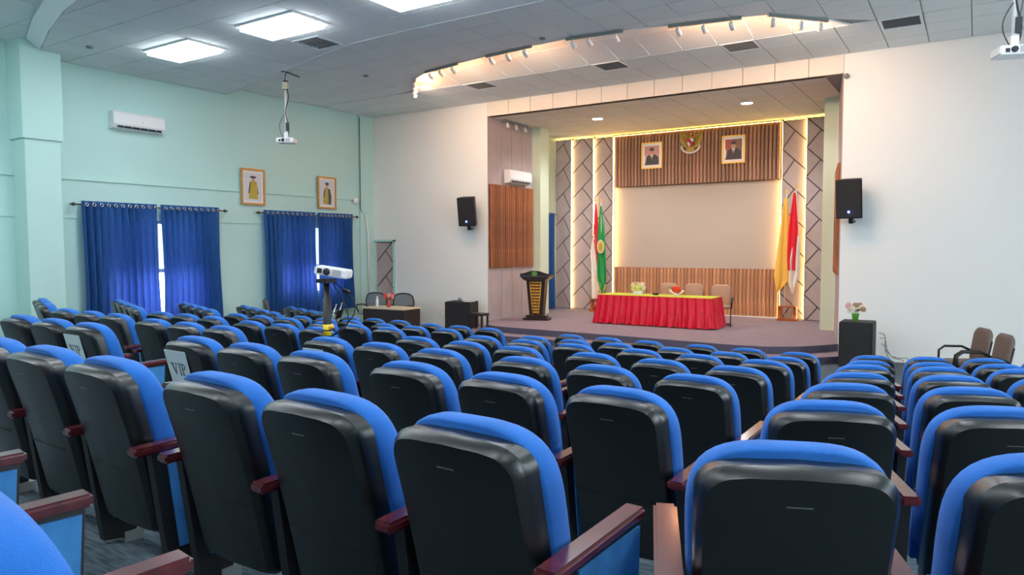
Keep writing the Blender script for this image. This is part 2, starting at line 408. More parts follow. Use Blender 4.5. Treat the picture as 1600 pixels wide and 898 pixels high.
# ------------------------------------------------------------------ ceilings
def tiles(parent, x0, x1, y0, y1, z, sx, sy, xo, yo, material, planes=(), slope=None):
    """recessed-joint ceiling tiles, clipped by half planes"""
    gap = 0.008; shared = None
    i0 = math.floor((x0 - xo) / sx); i1 = math.ceil((x1 - xo) / sx)
    j0 = math.floor((y0 - yo) / sy); j1 = math.ceil((y1 - yo) / sy)
    for i in range(i0, i1):
        for j in range(j0, j1):
            xa, ya = xo + i * sx, yo + j * sy
            p = [(xa + gap, ya + gap), (xa + sx - gap, ya + gap), (xa + sx - gap, ya + sy - gap), (xa + gap, ya + sy - gap)]
            full = p
            for pl in ((1, 0, x1), (-1, 0, -x0), (0, 1, y1), (0, -1, -y0)) + tuple(planes):
                p = clip(p, *pl)
                if len(p) < 3: break
            if len(p) < 3: continue
            whole = len(p) == 4 and all(abs(p[k][0] - full[k][0]) + abs(p[k][1] - full[k][1]) < 1e-6 for k in range(4))
            if slope is None and whole:
                if shared is None:
                    shared = MB().box(gap, sx - gap, gap, sy - gap, 0, 0.016).mesh('tile'); shared.materials.append(material)
                link('tile', shared, None, parent, (xa, ya, z + Z0))
            else:
                zf = slope or (lambda x, y: z)
                nn = len(p)
                v = [(a, b, zf(a, b) + Z0) for a, b in p] + [(a, b, zf(a, b) + 0.016 + Z0) for a, b in p]
                f = [tuple(range(nn))[::-1], tuple(range(nn, 2 * nn))] + [(k, (k + 1) % nn, nn + (k + 1) % nn, nn + k) for k in range(nn)]
                link('tile', pyd('tile', v, f), material, parent)
# outlines
ARC1 = [(-14.5, 6.45), (-14.17, 6.34), (-12.54, 5.77), (-11.32, 5.42), (-10.0, 5.15), (-8.0, 4.95), (-5.0, 4.85), (-2, 5.0), (1, 5.5), (6.2, 6.9)]
ARC2 = [(-14.5, 10.35), (-13.47, 10.09), (-12.23, 9.7), (-11.4, 9.49), (-9.92, 9.13), (-9.0, 8.93), (-7.7, 8.87), (-5.0, 8.87), (-3, 8.93), (-1, 9.4), (1, 10.1), (6.2, 12.3)]
ARC3 = [(-14.5, 13.06), (-11.2, 13.06), (-11.02, 12.84), (-10.25, 12.0), (-9.55, 11.66), (-8.7, 11.5), (-7.8, 11.35), (-6.8, 11.24), (-6.0, 11.2), (-5.1, 11.3), (-4.2, 11.5), (-3.2, 11.68), (-2.75, 11.8), (-2.1, 12.55), (-1.85, 13.06), (6.2, 13.06)]
def arc_planes(arc, below):          # convex arcs as half planes (bottom of a valley curve)
    out = []
    for (a, b), (c, d) in zip(arc, arc[1:]):
        m = (d - b) / (c - a)
        # y - m x <= b - m a   (below)   or >= (above)
        out.append((-m, 1, b - m * a) if below else (m, -1, -(b - m * a)))
    return out
def slab(name, pts, z0, z1, m):
    return struct(MB().prism(pts, z0 + Z0, z1 + Z0, 'z').obj(name, m))
ZA, ZBc, ZC, ZD = 3.60, 3.45, 3.62, 3.62
# zone 0 over the rear seats
c0 = slab('ceiling', [(-14.6, -4.9), (6.2, -4.9)] + ARC1[::-1], ZA + 0.012, ZA + 0.06, M['tile'])
cb = slab('ceiling', ARC1 + ARC2[::-1], ZBc + 0.014, 3.72, M['tile_back'])
cc = slab('ceiling', ARC2 + ARC3[::-1], ZC + 0.014, 3.72, M['tile_back'])
# vertical white lips along the arcs
def lip(arc, z0, z1, th, m):
    mb = MB()
    for (a, b), (c, d) in zip(arc, arc[1:]): mb.prism([(a, b), (c, d), (c, d + th), (a, b + th)], z0 + Z0, z1 + Z0, 'z')
    return mb
mb = MB()
for (a, b), (c, d) in zip(ARC1, ARC1[1:]):
    mb.add([(a, b, ZBc + Z0 - 0.006), (c, d, ZBc + Z0 - 0.006), (c, d - 0.22, ZA + Z0 - 0.004), (a, b - 0.22, ZA + Z0 - 0.004),
            (a, b, ZBc + Z0 + 0.02), (c, d, ZBc + Z0 + 0.02), (c, d - 0.20, ZA + Z0 + 0.02), (a, b - 0.20, ZA + Z0 + 0.02)],
           [(3, 2, 1, 0), (4, 5, 6, 7), (0, 1, 5, 4), (1, 2, 6, 5), (2, 3, 7, 6), (3, 0, 4, 7)])
struct(mb.obj('trim_4', M['grid']), 'curved white step in the ceiling near the pillar')
struct(lip(ARC2, ZBc - 0.008, ZC + 0.02, 0.012, M['fascia']).obj('trim_5', M['grid']), 'curved edge where the lamp ceiling ends')
struct(lip(ARC3[1:-1], ZC - 0.012, ZC + 0.35, 0.012, M['tile']).obj('trim_6', M['tile']), 'curved edge of the ceiling behind the spotlights')
tiles(c0, -14.4, -9.8, 2.6, 6.4, ZA - 0.004, 1.28, 0.69, -14.40, 0.02, M['tile'], planes=[(0.362, 1, 0.98)])
# zone 1: two clip passes because ARC1 is a valley (keep above) and ARC2 is a valley (keep below needs splitting)
def in_below(arc, x):
    for (a, b), (c, d) in zip(arc, arc[1:]):
        if a <= x <= c: return b + (d - b) * (x - a) / (c - a)
    return arc[-1][1]
def zone(parent, lo, hi, xs, sx, sy, yo, z, material, y0, y1, skip=None, slope=None):
    """tiles between two curves: each column is clipped by the chords of the curves across that column"""
    for i in range(len(xs) - 1):
        xa, xb = xs[i], xs[i + 1]
        pl = []
        if lo:
            a, b = in_below(lo, xa), in_below(lo, xb); m = (b - a) / (xb - xa); pl.append((m, -1, -(a - m * xa) - 0.012))
        if hi:
            a, b = in_below(hi, xa), in_below(hi, xb); m = (b - a) / (xb - xa); pl.append((-m, 1, (a - m * xa) - 0.004))
        j = math.floor((y0 - yo) / sy)
        while yo + j * sy < y1:
            ya = yo + j * sy; gap = 0.008
            if not (skip and skip(xa, ya)):
                p = [(xa + gap, ya + gap), (xb - gap, ya + gap), (xb - gap, ya + sy - gap), (xa + gap, ya + sy - gap)]
                q = p
                for c in pl:
                    q = clip(q, *c)
                    if len(q) < 3: break
                if len(q) >= 3:
                    area = abs(sum(q[k][0] * q[(k + 1) % len(q)][1] - q[(k + 1) % len(q)][0] * q[k][1] for k in range(len(q)))) / 2
                    if q == p and slope is None and abs(xb - xa - sx) < 1e-4:
                        key = (round(sx, 3), round(sy, 3), material.name)
                        if key not in _tm:
                            _tm[key] = MB().box(gap, sx - gap, gap, sy - gap, 0, 0.016).mesh('tile'); _tm[key].materials.append(material)
                        link('tile', _tm[key], None, parent, (xa, ya, z + Z0))
                    elif area > 0.004:
                        zf = slope or (lambda x, y: z); nn = len(q)
                        v = [(a, b, zf(a, b) + Z0) for a, b in q] + [(a, b, zf(a, b) + 0.016 + Z0) for a, b in q]
                        f = [tuple(range(nn))[::-1], tuple(range(nn, 2 * nn))] + [(k, (k + 1) % nn, nn + (k + 1) % nn, nn + k) for k in range(nn)]
                        link('tile', pyd('tile', v, f), material, parent)
            j += 1
_tm = {}
LIGHTS = [(JL - 6 * 0.642 + 4 * 0.642, 7.59), (JL - 6 * 0.642 + 8 * 0.642, 7.59)]
SX = 0.642; XO = JL - 6 * 0.642
xs1 = [-14.41] + [XO + k * SX for k in range(0, 19)]
VX = XO + 7 * SX
def skip1(xa, ya):
    for lx, ly in LIGHTS:
        if abs(xa + SX / 2 - lx) < 0.66 and abs(ya + 0.345 - ly) < 0.25: return True
    return abs(xa - VX) < 0.05 and abs(ya - (6.20 + 0.69 * 3)) < 0.05
XV1 = VX
zone(cb, ARC1, ARC2, xs1, SX, 0.69, 6.20 - 1.38, ZBc, M['tile'], 4.8, 10.4, skip1)
# plain rest of that ceiling beyond what the camera sees
slab('ceiling', [(-2.2, 5.1), (6.2, 6.9), (6.2, 12.2), (-1, 9.35), (-2.2, 9.0)], ZBc, ZBc + 0.02, M['tile'])
xs2 = [-14.41] + [XO + k * SX for k in range(0, 27)]
zone(cc, ARC2, ARC3, xs2, SX, 0.64, 8.54, ZC, M['tile'], 8.5, 13.06)
# lit cove between the curved edge and the front strip
cd = slab('ceiling', ARC3[1:-1] + [(-1.85, 13.09), (-11.2, 13.09)], 4.0, 4.05, M['tile_back'])
def cslope(x, y):
    e = in_below(ARC3, x); return 3.62 + 0.33 * max(0.0, min(1.0, (13.06 - y) / max(0.3, 13.06 - e)))
xs3 = [-11.2, -11.02] + [XO + k * SX for k in range(5, 20)]
xs3[-1] = -1.85
cove = []
for i in range(len(xs3) - 1):
    xa, xb = xs3[i] + 0.005, xs3[i + 1] - 0.005; ea, eb = in_below(ARC3, xa) + 0.012, in_below(ARC3, xb) + 0.012
    if ea > 13.05 and eb > 13.05: continue
    ea, eb = min(ea, 13.04), min(eb, 13.04)
    za = 3.62 + 0.33 * min(1, (13.06 - min(ea, 13.0)) / 1.8); zb = 3.62 + 0.33 * min(1, (13.06 - min(eb, 13.0)) / 1.8)
    for t0, t1 in ((0.0, 0.5), (0.5, 1.0)):
        q = []
        for (x, e, zt) in ((xa, ea, za), (xb, eb, zb)):
            for t in (t0, t1):
                tt = t + (0.004 if t == t0 else -0.004)
                q.append((x, e + (13.055 - e) * tt, zt + (3.622 - zt) * tt + Z0))
        v = [q[0], q[2], q[3], q[1]]; v += [(a, b, c + 0.015) for a, b, c in v]
        link('tile', pyd('tile', v, [(3, 2, 1, 0), (4, 5, 6, 7), (0, 1, 5, 4), (1, 2, 6, 5), (2, 3, 7, 6), (3, 0, 4, 7)]), M['tile'], cd)
# front strip
ce = slab('ceiling', [(-14.5, 13.08), (6.2, 13.08), (6.2, 15.2), (-14.5, 15.2)], ZD + 0.014, 3.72, M['tile_back'])
VENTS = [(XO + (k + 0.5) * SX, 13.40) for k in (7, 12, 16, 20)]
def skip3(xa, ya): return ya < 13.5 and any(abs(xa + SX / 2 - vx) < 0.1 for vx, vy in VENTS)
XO3 = JL - 6 * 0.634 - 0.005
xs4 = [-14.41] + [XO + k * SX for k in range(0, 27)]
zone(ce, None, None, xs4, SX, 0.64, 13.08, ZD, M['tile'], 13.08, 14.99, skip3)
# stage ceiling
cf = slab('ceiling', [(-11.0, 15.2), (-2.0, 15.2), (-2.0, 19.8), (-11.0, 19.8)], ZO + 0.016, ZO + 0.1, M['tile_back'])
xs5 = [-11.0 + k * 0.65 for k in range(0, 14)]
zone(cf, None, None, xs5, 0.65, 0.63, 15.03, ZO, M['stage_tile'], 15.03, 19.5)

def vent(x, y, z, label):
    t = thing('ceiling_vent', label, 'vent', (x, y, z + Z0), 0, 'square air vents in the ceiling')
    MB().box(-0.30, 0.30, -0.30, 0.30, 0.03, 0.05).obj('backing', M['dark_slot'], t)
    fr = MB(); 
    for a in ((-.31, .31, -.32, -.28), (-.31, .31, .28, .32)): fr.box(*a, -0.008, 0.03)
    for a in ((-.31, -.27, -.28, .28), (.27, .31, -.28, .28)): fr.box(*a, -0.008, 0.03)
    fr.obj('frame', M['grid'], t)
    for k in range(7):
        T = Matrix.Translation((0, -0.24 + k * 0.08, 0.012)) @ Matrix.Rotation(0.7, 4, 'X')
        MB().box(-0.27, 0.27, -0.028, 0.028, -0.003, 0.003, T=T).obj('slat', M['vent'], t)
vent(XV1 + SX / 2, 6.20 + 0.69 * 3 + 0.345, ZBc, 'square ceiling vent beside the brightest ceiling lamp')
for (vx, vy), lb in zip(VENTS, ('square ceiling vent left of the stage opening, above the white wall', 'square ceiling vent above the fascia, left of the stage centre',
                                'square ceiling vent above the fascia, over the right half of the stage', 'square ceiling vent over the white wall right of the stage')):
    vent(vx, vy, ZD, lb)

def ceiling_light(x, y, z, label, group='fluorescent ceiling lamps'):
    t = thing('ceiling_light', label, 'ceiling light', (x, y, z + Z0), 0, group)
    fr = MB()
    for a in ((-.66, .66, -.36, -.33), (-.66, .66, .33, .36), (-.66, -.63, -.33, .33), (.63, .66, -.33, .33)): fr.box(*a, -0.03, 0.015)
    fr.obj('frame', M['white_plastic'], t)
    MB().box(-0.61, 0.61, -0.31, 0.31, -0.085, -0.006).obj('diffuser', M['lamp'], t)
ceiling_light(LIGHTS[0][0], LIGHTS[0][1], ZBc, 'glowing ceiling lamp nearer the left wall, above the air conditioner')
ceiling_light(LIGHTS[1][0], LIGHTS[1][1], ZBc, 'glowing ceiling lamp cut by the top edge, right of the other lamp')
ORD = ('first', 'second', 'third', 'fourth', 'fifth', 'sixth')
for k, x in enumerate((-6.4, -3.8, -1.2, 1.4)): ceiling_light(x, 7.6, ZBc - 0.02, 'unseen hall ceiling lamp, %s one to the right of the two visible lamps' % ORD[k])  # lamp grid carried on out of frame, added to light the hall
for y, rn in ((3.0, 'middle'), (-1.2, 'rear')):  # unseen lamp rows added to brighten the seats and front wall
    for k, x in enumerate((-12.5, -9.6, -6.7, -3.8, -0.9, 2.4)): ceiling_light(x, y, ZA - 0.03, 'unseen added hall lamp, %s from the mint wall in the %s row' % (ORD[k], rn))

# small round ceiling fixtures
for (x, y, z, lb) in ((-12.93, 6.60, ZBc, 'small round ceiling fixture left of the lamps'), (-10.95, 11.25, ZC, 'small dark round ceiling fixture before the left spotlights'),
                   (-6.45, 10.95, ZC, 'small dark round ceiling fixture between two spotlight tracks')):
    tag(MB().lathe([(0.055, 0.0), (0.06, -0.012), (0.045, -0.03), (0.02, -0.035)], 14).obj('smoke_detector', M['track'], None, (x, y, z + Z0)), lb, 'detector')

# spotlight tracks
def track(p0, p1, heads, label, lit=True, z=ZC - 0.012, aim=(0.15, 1.0, -0.75)):
    p0 = Vector((p0[0], p0[1], 0)); p1 = Vector((p1[0], p1[1], 0)); d = p1 - p0
    t = thing('spotlight_track', label, 'spotlights', (p0.x, p0.y, z + Z0), math.atan2(d.y, d.x), 'spotlight tracks on the ceiling')
    MB().box(-0.04, d.length + 0.04, -0.02, 0.02, -0.045, 0.0).obj('rail', M['track'], t)
    ca = Matrix.Rotation(-math.atan2(d.y, d.x), 4, 'Z') @ Vector(aim).normalized()
    for k in heads:
        x = d.length * k
        s = MB().tube([(x, 0, -0.04), (x, 0, -0.10)], 0.012, 6).obj('spot_stem', M['white_plastic'], t)
        q = ca.to_track_quat('Z', 'Y').to_matrix().to_4x4(); T = Matrix.Translation((x, 0, -0.13)) @ q
        h = MB().lathe([(0.02, -0.07), (0.036, -0.055), (0.040, 0.0), (0.042, 0.065), (0.037, 0.068), (0.032, 0.045)], 14, T=T).obj('spot_head', M['white_plastic'], t)
        if lit:
            MB().lathe([(0.030, 0.050), (0.030, 0.056)], 12, T=T).obj('bulb', M['halogen'], h)
            L = bpy.data.lights.new('spot_glow', 'POINT'); L.energy = 11; L.color = (1.0, 0.42, 0.17); L.shadow_soft_size = 0.05
            lo = bpy.data.objects.new('spot_glow', L); C.objects.link(lo); lo.parent = t; lo.location = Vector((x, 0.24, 0.02))
            lo['kind'] = 'structure'
            L = bpy.data.lights.new('spot_beam', 'SPOT'); L.energy = 30; L.color = (1.0, 0.78, 0.58); L.spot_size = 2.2; L.spot_blend = 1.0; L.shadow_soft_size = 0.05
            lo = bpy.data.objects.new('spot_beam', L); C.objects.link(lo); lo.parent = t; lo.location = T @ Vector((0, 0, 0.08))
            lo.rotation_euler = (-(Matrix.Rotation(-math.atan2(d.y, d.x), 4, 'Z') @ Vector((0.0, 1.0, -0.45)).normalized())).to_track_quat('Z', 'Y').to_euler(); lo['kind'] = 'structure'
track((-11.0, 12.86), (-10.25, 12.02), (0.12, 0.55, 0.9), 'leftmost spotlight track, one lamp glaring towards the hall', True, aim=(0.9, -0.2, -0.9))
track((-9.6, 11.62), (-8.7, 11.45), (0.15, 0.5, 0.9), 'second spotlight track from the left wall')
track((-7.85, 11.30), (-6.85, 11.19), (0.1, 0.5, 0.9), 'third spotlight track from the left wall')
track((-6.05, 11.15), (-5.1, 11.24), (0.1, 0.42, 0.92), 'unlit spotlight track near the middle of the ceiling', False)
track((-4.3, 11.43), (-3.25, 11.62), (0.12, 0.5, 0.9), 'spotlight track above the right part of the stage')
track((-2.8, 11.74), (-2.12, 12.5), (0.05, 0.55, 0.9), 'rightmost spotlight track beside the white wall', aim=(-0.3, 1, -0.8))
track((-10.30, 15.6), (-10.30, 16.7), (0.12, 0.5, 0.9), 'spotlight track on the stage ceiling above the air conditioner', False, z=ZO, aim=(0.5, -0.3, -1.0))

# two star-bright downlights over the stage
for i, (x, y) in enumerate(((-8.25, 16.8), (-4.5, 16.85))):
    t = thing('downlight', ('bright downlight over the left half of the stage', 'bright downlight over the right half of the stage')[i], 'ceiling light', (x, y, ZO + Z0), 0, 'stage downlights')
    MB().lathe([(0.15, 0.0), (0.155, -0.012), (0.13, -0.016), (0.125, 0.0)], 20).obj('ring', M['white_plastic'], t)
    MB().lathe([(0.124, -0.004), (0.124, -0.014)], 20).obj('lens', M['down'], t)
    L = bpy.data.lights.new('downlight_beam', 'SPOT'); L.energy = 260; L.color = (0.92, 0.94, 1.0); L.spot_size = 2.6; L.spot_blend = 0.6; L.shadow_soft_size = 0.08
    lo = bpy.data.objects.new('downlight_beam', L); C.objects.link(lo); lo.parent = t; lo.location = (0, 0, -0.03); lo['kind'] = 'structure'

# ------------------------------------------------------------------ stage
edge = [(-10.44, 15.0), (-10.1, 14.45), (-9.78, 14.15), (-9.3, 14.03), (-8.2, 14.0), (-7.36, 13.97), (-6.42, 13.94), (-5.55, 13.90), (-4.58, 13.83), (-3.81, 13.80), (-3.24, 13.9), (-2.74, 14.23), (-2.46, 14.57), (-2.2, 15.0)]
def expand(e, d):
    out = []
    for i, p in enumerate(e):
        a = Vector(e[max(0, i - 1)]); b = Vector(e[min(len(e) - 1, i + 1)]); t = (b - a).normalized(); nrm = Vector((t.y, -t.x))
        out.append((p[0] + nrm.x * d, p[1] + nrm.y * d))
    out[0] = (e[0][0] - d, 15.0); out[-1] = (e[-1][0] + d, 15.0)
    return out
ZS = -1.89
st = MB().prism(edge + [(-2.2, 15.02), (-2.2, 19.7), (-11.0, 19.7), (-11.0, 15.02), (-10.44, 15.02)], -2.2 + Z0, ZS + Z0, 'z').obj('floor', M['stage_carpet'])
struct(st, 'raised stage floor with grey purple carpet')
def skirt(e, z0, z1, name):
    mb = MB()
    for a, b in zip(e, e[1:]): mb.prism([a, b, (b[0], b[1] + 0.012), (a[0], a[1] + 0.012)], z0 + Z0, z1 + Z0, 'z')
    return mb.obj(name, M['riser_carpet'], st)
skirt(expand(edge, 0.012), -2.03, ZS - 0.004, 'riser')
e2 = expand(edge, 0.48)
MB().prism(e2, -2.2 + Z0, -2.03 + Z0, 'z').obj('step', M['stage_carpet'], st)
skirt(expand(edge, 0.492), -2.17, -2.034, 'riser')
# stage side walls
sl = sbox('wall_left', M['groove'], -10.75, -10.50, 15.2, 17.16, -1.95, 3.3)
for y0, y1 in ((15.0, 15.615), (15.63, 16.12), (16.135, 16.62), (16.635, 17.16)):
    MB().box(-10.50, -10.432, y0 + 0.004 if y0 == 15.0 else y0, y1, ZS + Z0, ZO + Z0).obj('panel', M['grey_panel'], sl)
MB().box(-10.44, -10.42, 15.04, 17.14, -0.55 + Z0, 1.59 + Z0).obj('slat_backing', M['slat_back'], sl)
N = 22; sw = 2.08 / N
def slat_mesh(wd, h, dep, axis='x'):
    prof = [(-wd / 2, 0), (-wd / 2, -dep * 0.7), (-wd * 0.3, -dep), (wd * 0.3, -dep), (wd / 2, -dep * 0.7), (wd / 2, 0)]
    return MB().prism(prof, 0, h, 'z').mesh('slat')
sm_ = slat_mesh(sw * 0.72, 2.14, 0.05); sm_.materials.append(M['slat_red'])
for k in range(N): link('slat', sm_, None, sl, (-10.42, 15.06 + sw * (k + 0.5), -0.55 + Z0), (0, 0, PI / 2))
struct(MB().box(-10.62, -10.16, 17.16, 17.62, ZS + Z0, ZO + Z0).obj('trim_7', M['column']), 'pale green square column at the left of the stage')
sbox('wall_left', M['column'], -11.05, -10.85, 17.4, 19.8, -1.95, 3.3)  # side wall coloured yellowish for the LED light falling on it
# right side: splayed reveal, column
sr = MB().prism([(-2.2, 15.2), (-2.0, 15.2), (-2.3, 17.5), (-2.6, 17.3)], -1.95 + Z0, 3.3 + Z0, 'z').obj('wall_right', M['groove']); struct(sr)
ang = math.atan2(17.3 - 15.03, -2.6 + 2.2); Lr = math.hypot(0.4, 2.27)
Tr = Matrix.Translation((-2.2, 15.03, Z0)) @ Matrix.Rotation(ang, 4, 'Z')
for k in range(4):
    a, b = Lr * k / 4 + 0.005, Lr * (k + 1) / 4 - 0.005
    MB().box(a, b, 0.0, 0.025, ZS, ZO, T=Tr).obj('panel', M['grey_panel'], sr)
sm2 = slat_mesh(0.068, 2.14, 0.05); sm2.materials.append(M['slat_red'])
for k in range(22):
    p = Tr @ Vector((0.08 + 0.097 * k, 0.028, -0.55)); link('slat', sm2, None, sr, p, (0, 0, ang + PI))
struct(MB().box(-2.92, -2.62, 17.3, 17.7, ZS + Z0, ZO + Z0).obj('trim_8', M['column']), 'pale green square column at the right of the stage')
sbox('wall_right', M['mint'], -2.75, -2.55, 17.7, 19.8, -1.95, 3.3)
# back wall
bw = sbox('wall_back', M['groove'], -11.05, -2.4, YB + 0.02, YB + 0.2, -1.95, 3.4)
secs = [(-10.85, -10.34, 19.27, False), (-10.34, -9.65, 19.36, False), (-9.65, -9.05, 19.45, False), (-4.27, -3.66, 19.45, True), (-3.66, -2.78, 19.34, True)]
for i, (a, b, y, mi) in enumerate(secs):
    MB().box(a, b, y, YB + 0.02, ZS + Z0, ZO - 0.05 + Z0).obj('cladding_base', M['groove'], bw)
    herring(bw, a, b if i != 4 else a + 0.68, ZS, ZO - 0.06, y, 0.018, h=0.74, mirror=mi, phase=(0.30, 0.36, 0.36, 0.10, 0.02)[i], gap=0.027)
    MB().box(a + 0.02, b - 0.02, y + 0.03, y + 0.09, ZO - 0.048 + Z0, ZO - 0.040 + Z0).obj('cove_strip', M['cove'], bw)
# glowing strips in the corners between the cladding steps
for (x, y0, y1) in ((-10.338, 19.285, 19.335), (-9.648, 19.375, 19.425), (-9.048, 19.465, 19.54), (-3.662, 19.36, 19.415), (-4.272, 19.465, 19.53)):
    sg = 1 if x < -6 else -1
    MB().box(min(x, x + sg * 0.008), max(x, x + sg * 0.008), y0, y1, ZS + 0.02 + Z0, ZO - 0.08 + Z0).obj('led_strip', M['led'], bw)
MB().box(-9.0, -4.3, 19.455, 19.49, 3.21 + Z0, 3.218 + Z0).obj('cove_strip', M['cove'], bw)
# projection surface and slat panels
MB().box(-9.04, -4.27, 19.58, YB + 0.02, -0.61 + Z0, 1.74 + Z0).obj('screen', M['screen'], bw)
MB().box(-8.99, -4.32, 19.50, YB + 0.02, 1.73 + Z0, 3.2 + Z0).obj('slat_backing', M['slat_back'], bw)
MB().box(-8.99, -4.32, 19.50, YB + 0.02, ZS + Z0, -0.61 + Z0).obj('slat_backing', M['slat_back'], bw)
N = 46; sw = 4.67 / N
su = slat_mesh(sw * 0.78, 1.46, 0.05); su.materials.append(M['slat'])
slo = slat_mesh(sw * 0.88, 1.26, 0.045); slo.materials.append(M['slat_low'])
for k in range(N):
    x = -8.99 + sw * (k + 0.5)
    link('slat', su, None, bw, (x, 19.50, 1.74 + Z0)); link('slat', slo, None, bw, (x, 19.50, ZS + 0.02 + Z0))
MB().box(-9.04, -4.27, 19.42, 19.56, ZS + Z0, ZS + 0.03 + Z0).obj('slat_sill', M['white_plastic'], bw)

# ------------------------------------------------------------------ emblem and pictures
def rect(a, b, c, d): return [(a, b), (c, b), (c, d), (a, d)]
def ell(cx, cy, rx, ry, n=16, a0=0, a1=2 * PI):
    return [(cx + rx * math.cos(a0 + (a1 - a0) * k / n), cy + ry * math.sin(a0 + (a1 - a0) * k / n)) for k in range(n)]
def picture(label, w_, h_, loc, rz, polys, frame_m, fw, mat_w, group, tiltx=0.0):
    t = thing('framed_portrait', label, 'picture', loc, rz, group)
    fr = MB()
    fr.box(-w_ / 2, w_ / 2, -0.035, 0.0, -h_ / 2, -h_ / 2 + fw); fr.box(-w_ / 2, w_ / 2, -0.035, 0.0, h_ / 2 - fw, h_ / 2)
    fr.box(-w_ / 2, -w_ / 2 + fw, -0.035, 0.0, -h_ / 2 + fw, h_ / 2 - fw); fr.box(w_ / 2 - fw, w_ / 2, -0.035, 0.0, -h_ / 2 + fw, h_ / 2 - fw)
    fr.obj('frame', M[frame_m], t, bevel=0.006)
    MB().box(-w_ / 2 + fw, w_ / 2 - fw, -0.014, 0.0, -h_ / 2 + fw, h_ / 2 - fw).obj('mount', M['p_white'], t)
    mats = []; mb = MB(); k = 0
    for key, poly in polys:
        if M[key] not in mats: mats.append(M[key])
        mb.prism(poly, -0.0150 - 0.0009 * k, -0.0140, 'y', mats.index(M[key])); k += 1
    mb.obj('print', mats, t)
def president(bgl, bgr, pale=False):
    return [(bgl, rect(-0.22, -0.27, 0.0, 0.27)), (bgr, rect(0.0, -0.27, 0.22, 0.27)), ('p_white', ell(-0.24, -0.10, 0.05, 0.16)),
            ('suit', [(-0.20, -0.26), (0.21, -0.26), (0.20, -0.06), (0.12, 0.01), (0.04, 0.04), (-0.06, 0.03), (-0.15, -0.03)]),
            ('p_white', [(-0.05, 0.04), (0.05, 0.04), (0.0, -0.12)]), ('p_red', [(-0.012, 0.0), (0.012, 0.0), (0.016, -0.12), (-0.004, -0.14)]),
            ('skin', ell(0.0, 0.10, 0.062, 0.085)), ('suit', [(-0.068, 0.13), (0.068, 0.13), (0.06, 0.215), (-0.055, 0.215)]),
            ('suit', ell(-0.024, 0.098, 0.010, 0.005)), ('suit', ell(0.024, 0.098, 0.010, 0.005)), ('p_red', ell(0.0, 0.055, 0.018, 0.005))]
picture('gold-framed portrait left of the eagle emblem, man in dark suit and cap on red', 0.63, 0.74, (-7.825, 19.44, 2.575 + Z0), 0, president('p_red_glare', 'p_red_glare'), 'gold', 0.035, 0.05, 'portraits above the screen')
picture('gold-framed portrait right of the eagle emblem, man in dark suit on brown and red', 0.62, 0.74, (-5.52, 19.44, 2.58 + Z0), 0, president('p_red', 'p_brown'), 'gold', 0.035, 0.05, 'portraits above the screen')
def scholar(side):
    P = [('p_grey', rect(-0.24, -0.33, 0.24, 0.33)),
         ('p_dark', [(-0.14, -0.16), (-0.08, 0.12), (0.09, 0.12), (0.15, -0.16)] if side else [(-0.02, -0.30), (-0.02, 0.12), (0.10, 0.10), (0.15, -0.10), (0.13, -0.30)]),
         ('p_olive', [(-0.13, -0.28), (-0.10, 0.05), (-0.05, 0.14), (0.06, 0.14), (0.11, 0.05), (0.13, -0.28)] if side else [(-0.14, -0.28), (-0.10, 0.06), (-0.04, 0.14), (0.04, 0.12), (0.05, -0.30)]),
         ('p_dark', [(-0.13, -0.10), (-0.09, 0.10), (-0.06, 0.10), (-0.10, -0.14)]),
         ('skin', ell(0, 0.185, 0.038, 0.055)),
         ('p_dark', [(-0.10, 0.235), (0.0, 0.26), (0.10, 0.235), (0.05, 0.20), (-0.05, 0.20)] if side else ell(0, 0.235, 0.065, 0.035))]
    return P
picture('gold-framed portrait nearer the camera, person in olive gown and square cap', 0.66, 0.85, (XL + 0.06, 10.95, 1.41 + Z0), PI / 2, scholar(True), 'gold_frame', 0.05, 0.03, 'portraits on the mint wall')
picture('gold-framed portrait above the far curtain, person in gown and soft cap', 0.63, 0.84, (XL + 0.06, 13.24, 1.41 + Z0), PI / 2, scholar(False), 'gold_frame', 0.05, 0.03, 'portraits on the mint wall')

t = thing('eagle_emblem', 'golden eagle emblem with red and white shield on the slat wall', 'emblem', (-6.68, 19.44, 2.86 + Z0))
mb = MB()
for s in (-1, 1):
    w_ = [(0.05, 0.10), (0.12, 0.15), (0.17, 0.25), (0.22, 0.27), (0.24, 0.24), (0.27, 0.30), (0.32, 0.29), (0.325, 0.15), (0.30, 0.03), (0.25, -0.06), (0.19, -0.12), (0.12, -0.17), (0.06, -0.12)]
    mb.prism([(s * a, b) for a, b in w_][::s], -0.03, 0, 'y')
    for k in range(7):
        a0 = (s * 0.07, 0.09 - 0.028 * k); a1 = (s * (0.31 - 0.028 * k), 0.27 - 0.062 * k)
        mb.tube([(a0[0], -0.034, a0[1]), ((a0[0] + a1[0]) / 2 + s * 0.02, -0.044, (a0[1] + a1[1]) / 2 - 0.02), (a1[0], -0.034, a1[1])], [0.012, 0.014, 0.006], 5)
mb.obj('wings', M['garuda'], t)
mb = MB(); mb.prism(ell(0, 0.02, 0.085, 0.16), -0.065, 0, 'y'); mb.ball((0, -0.06, 0.19), 0.045); mb.tube([(0.02, -0.07, 0.20), (0.075, -0.07, 0.185)], [0.02, 0.004], 6)
mb.obj('body', M['garuda'], t)
mb = MB()
for k in range(-3, 4): mb.prism([(0.02 * k - 0.012, -0.10), (0.02 * k + 0.012, -0.10), (0.034 * k + 0.016, -0.27), (0.034 * k - 0.016, -0.27)], -0.05, 0, 'y')
mb.obj('tail', M['garuda'], t)
sh = MB()
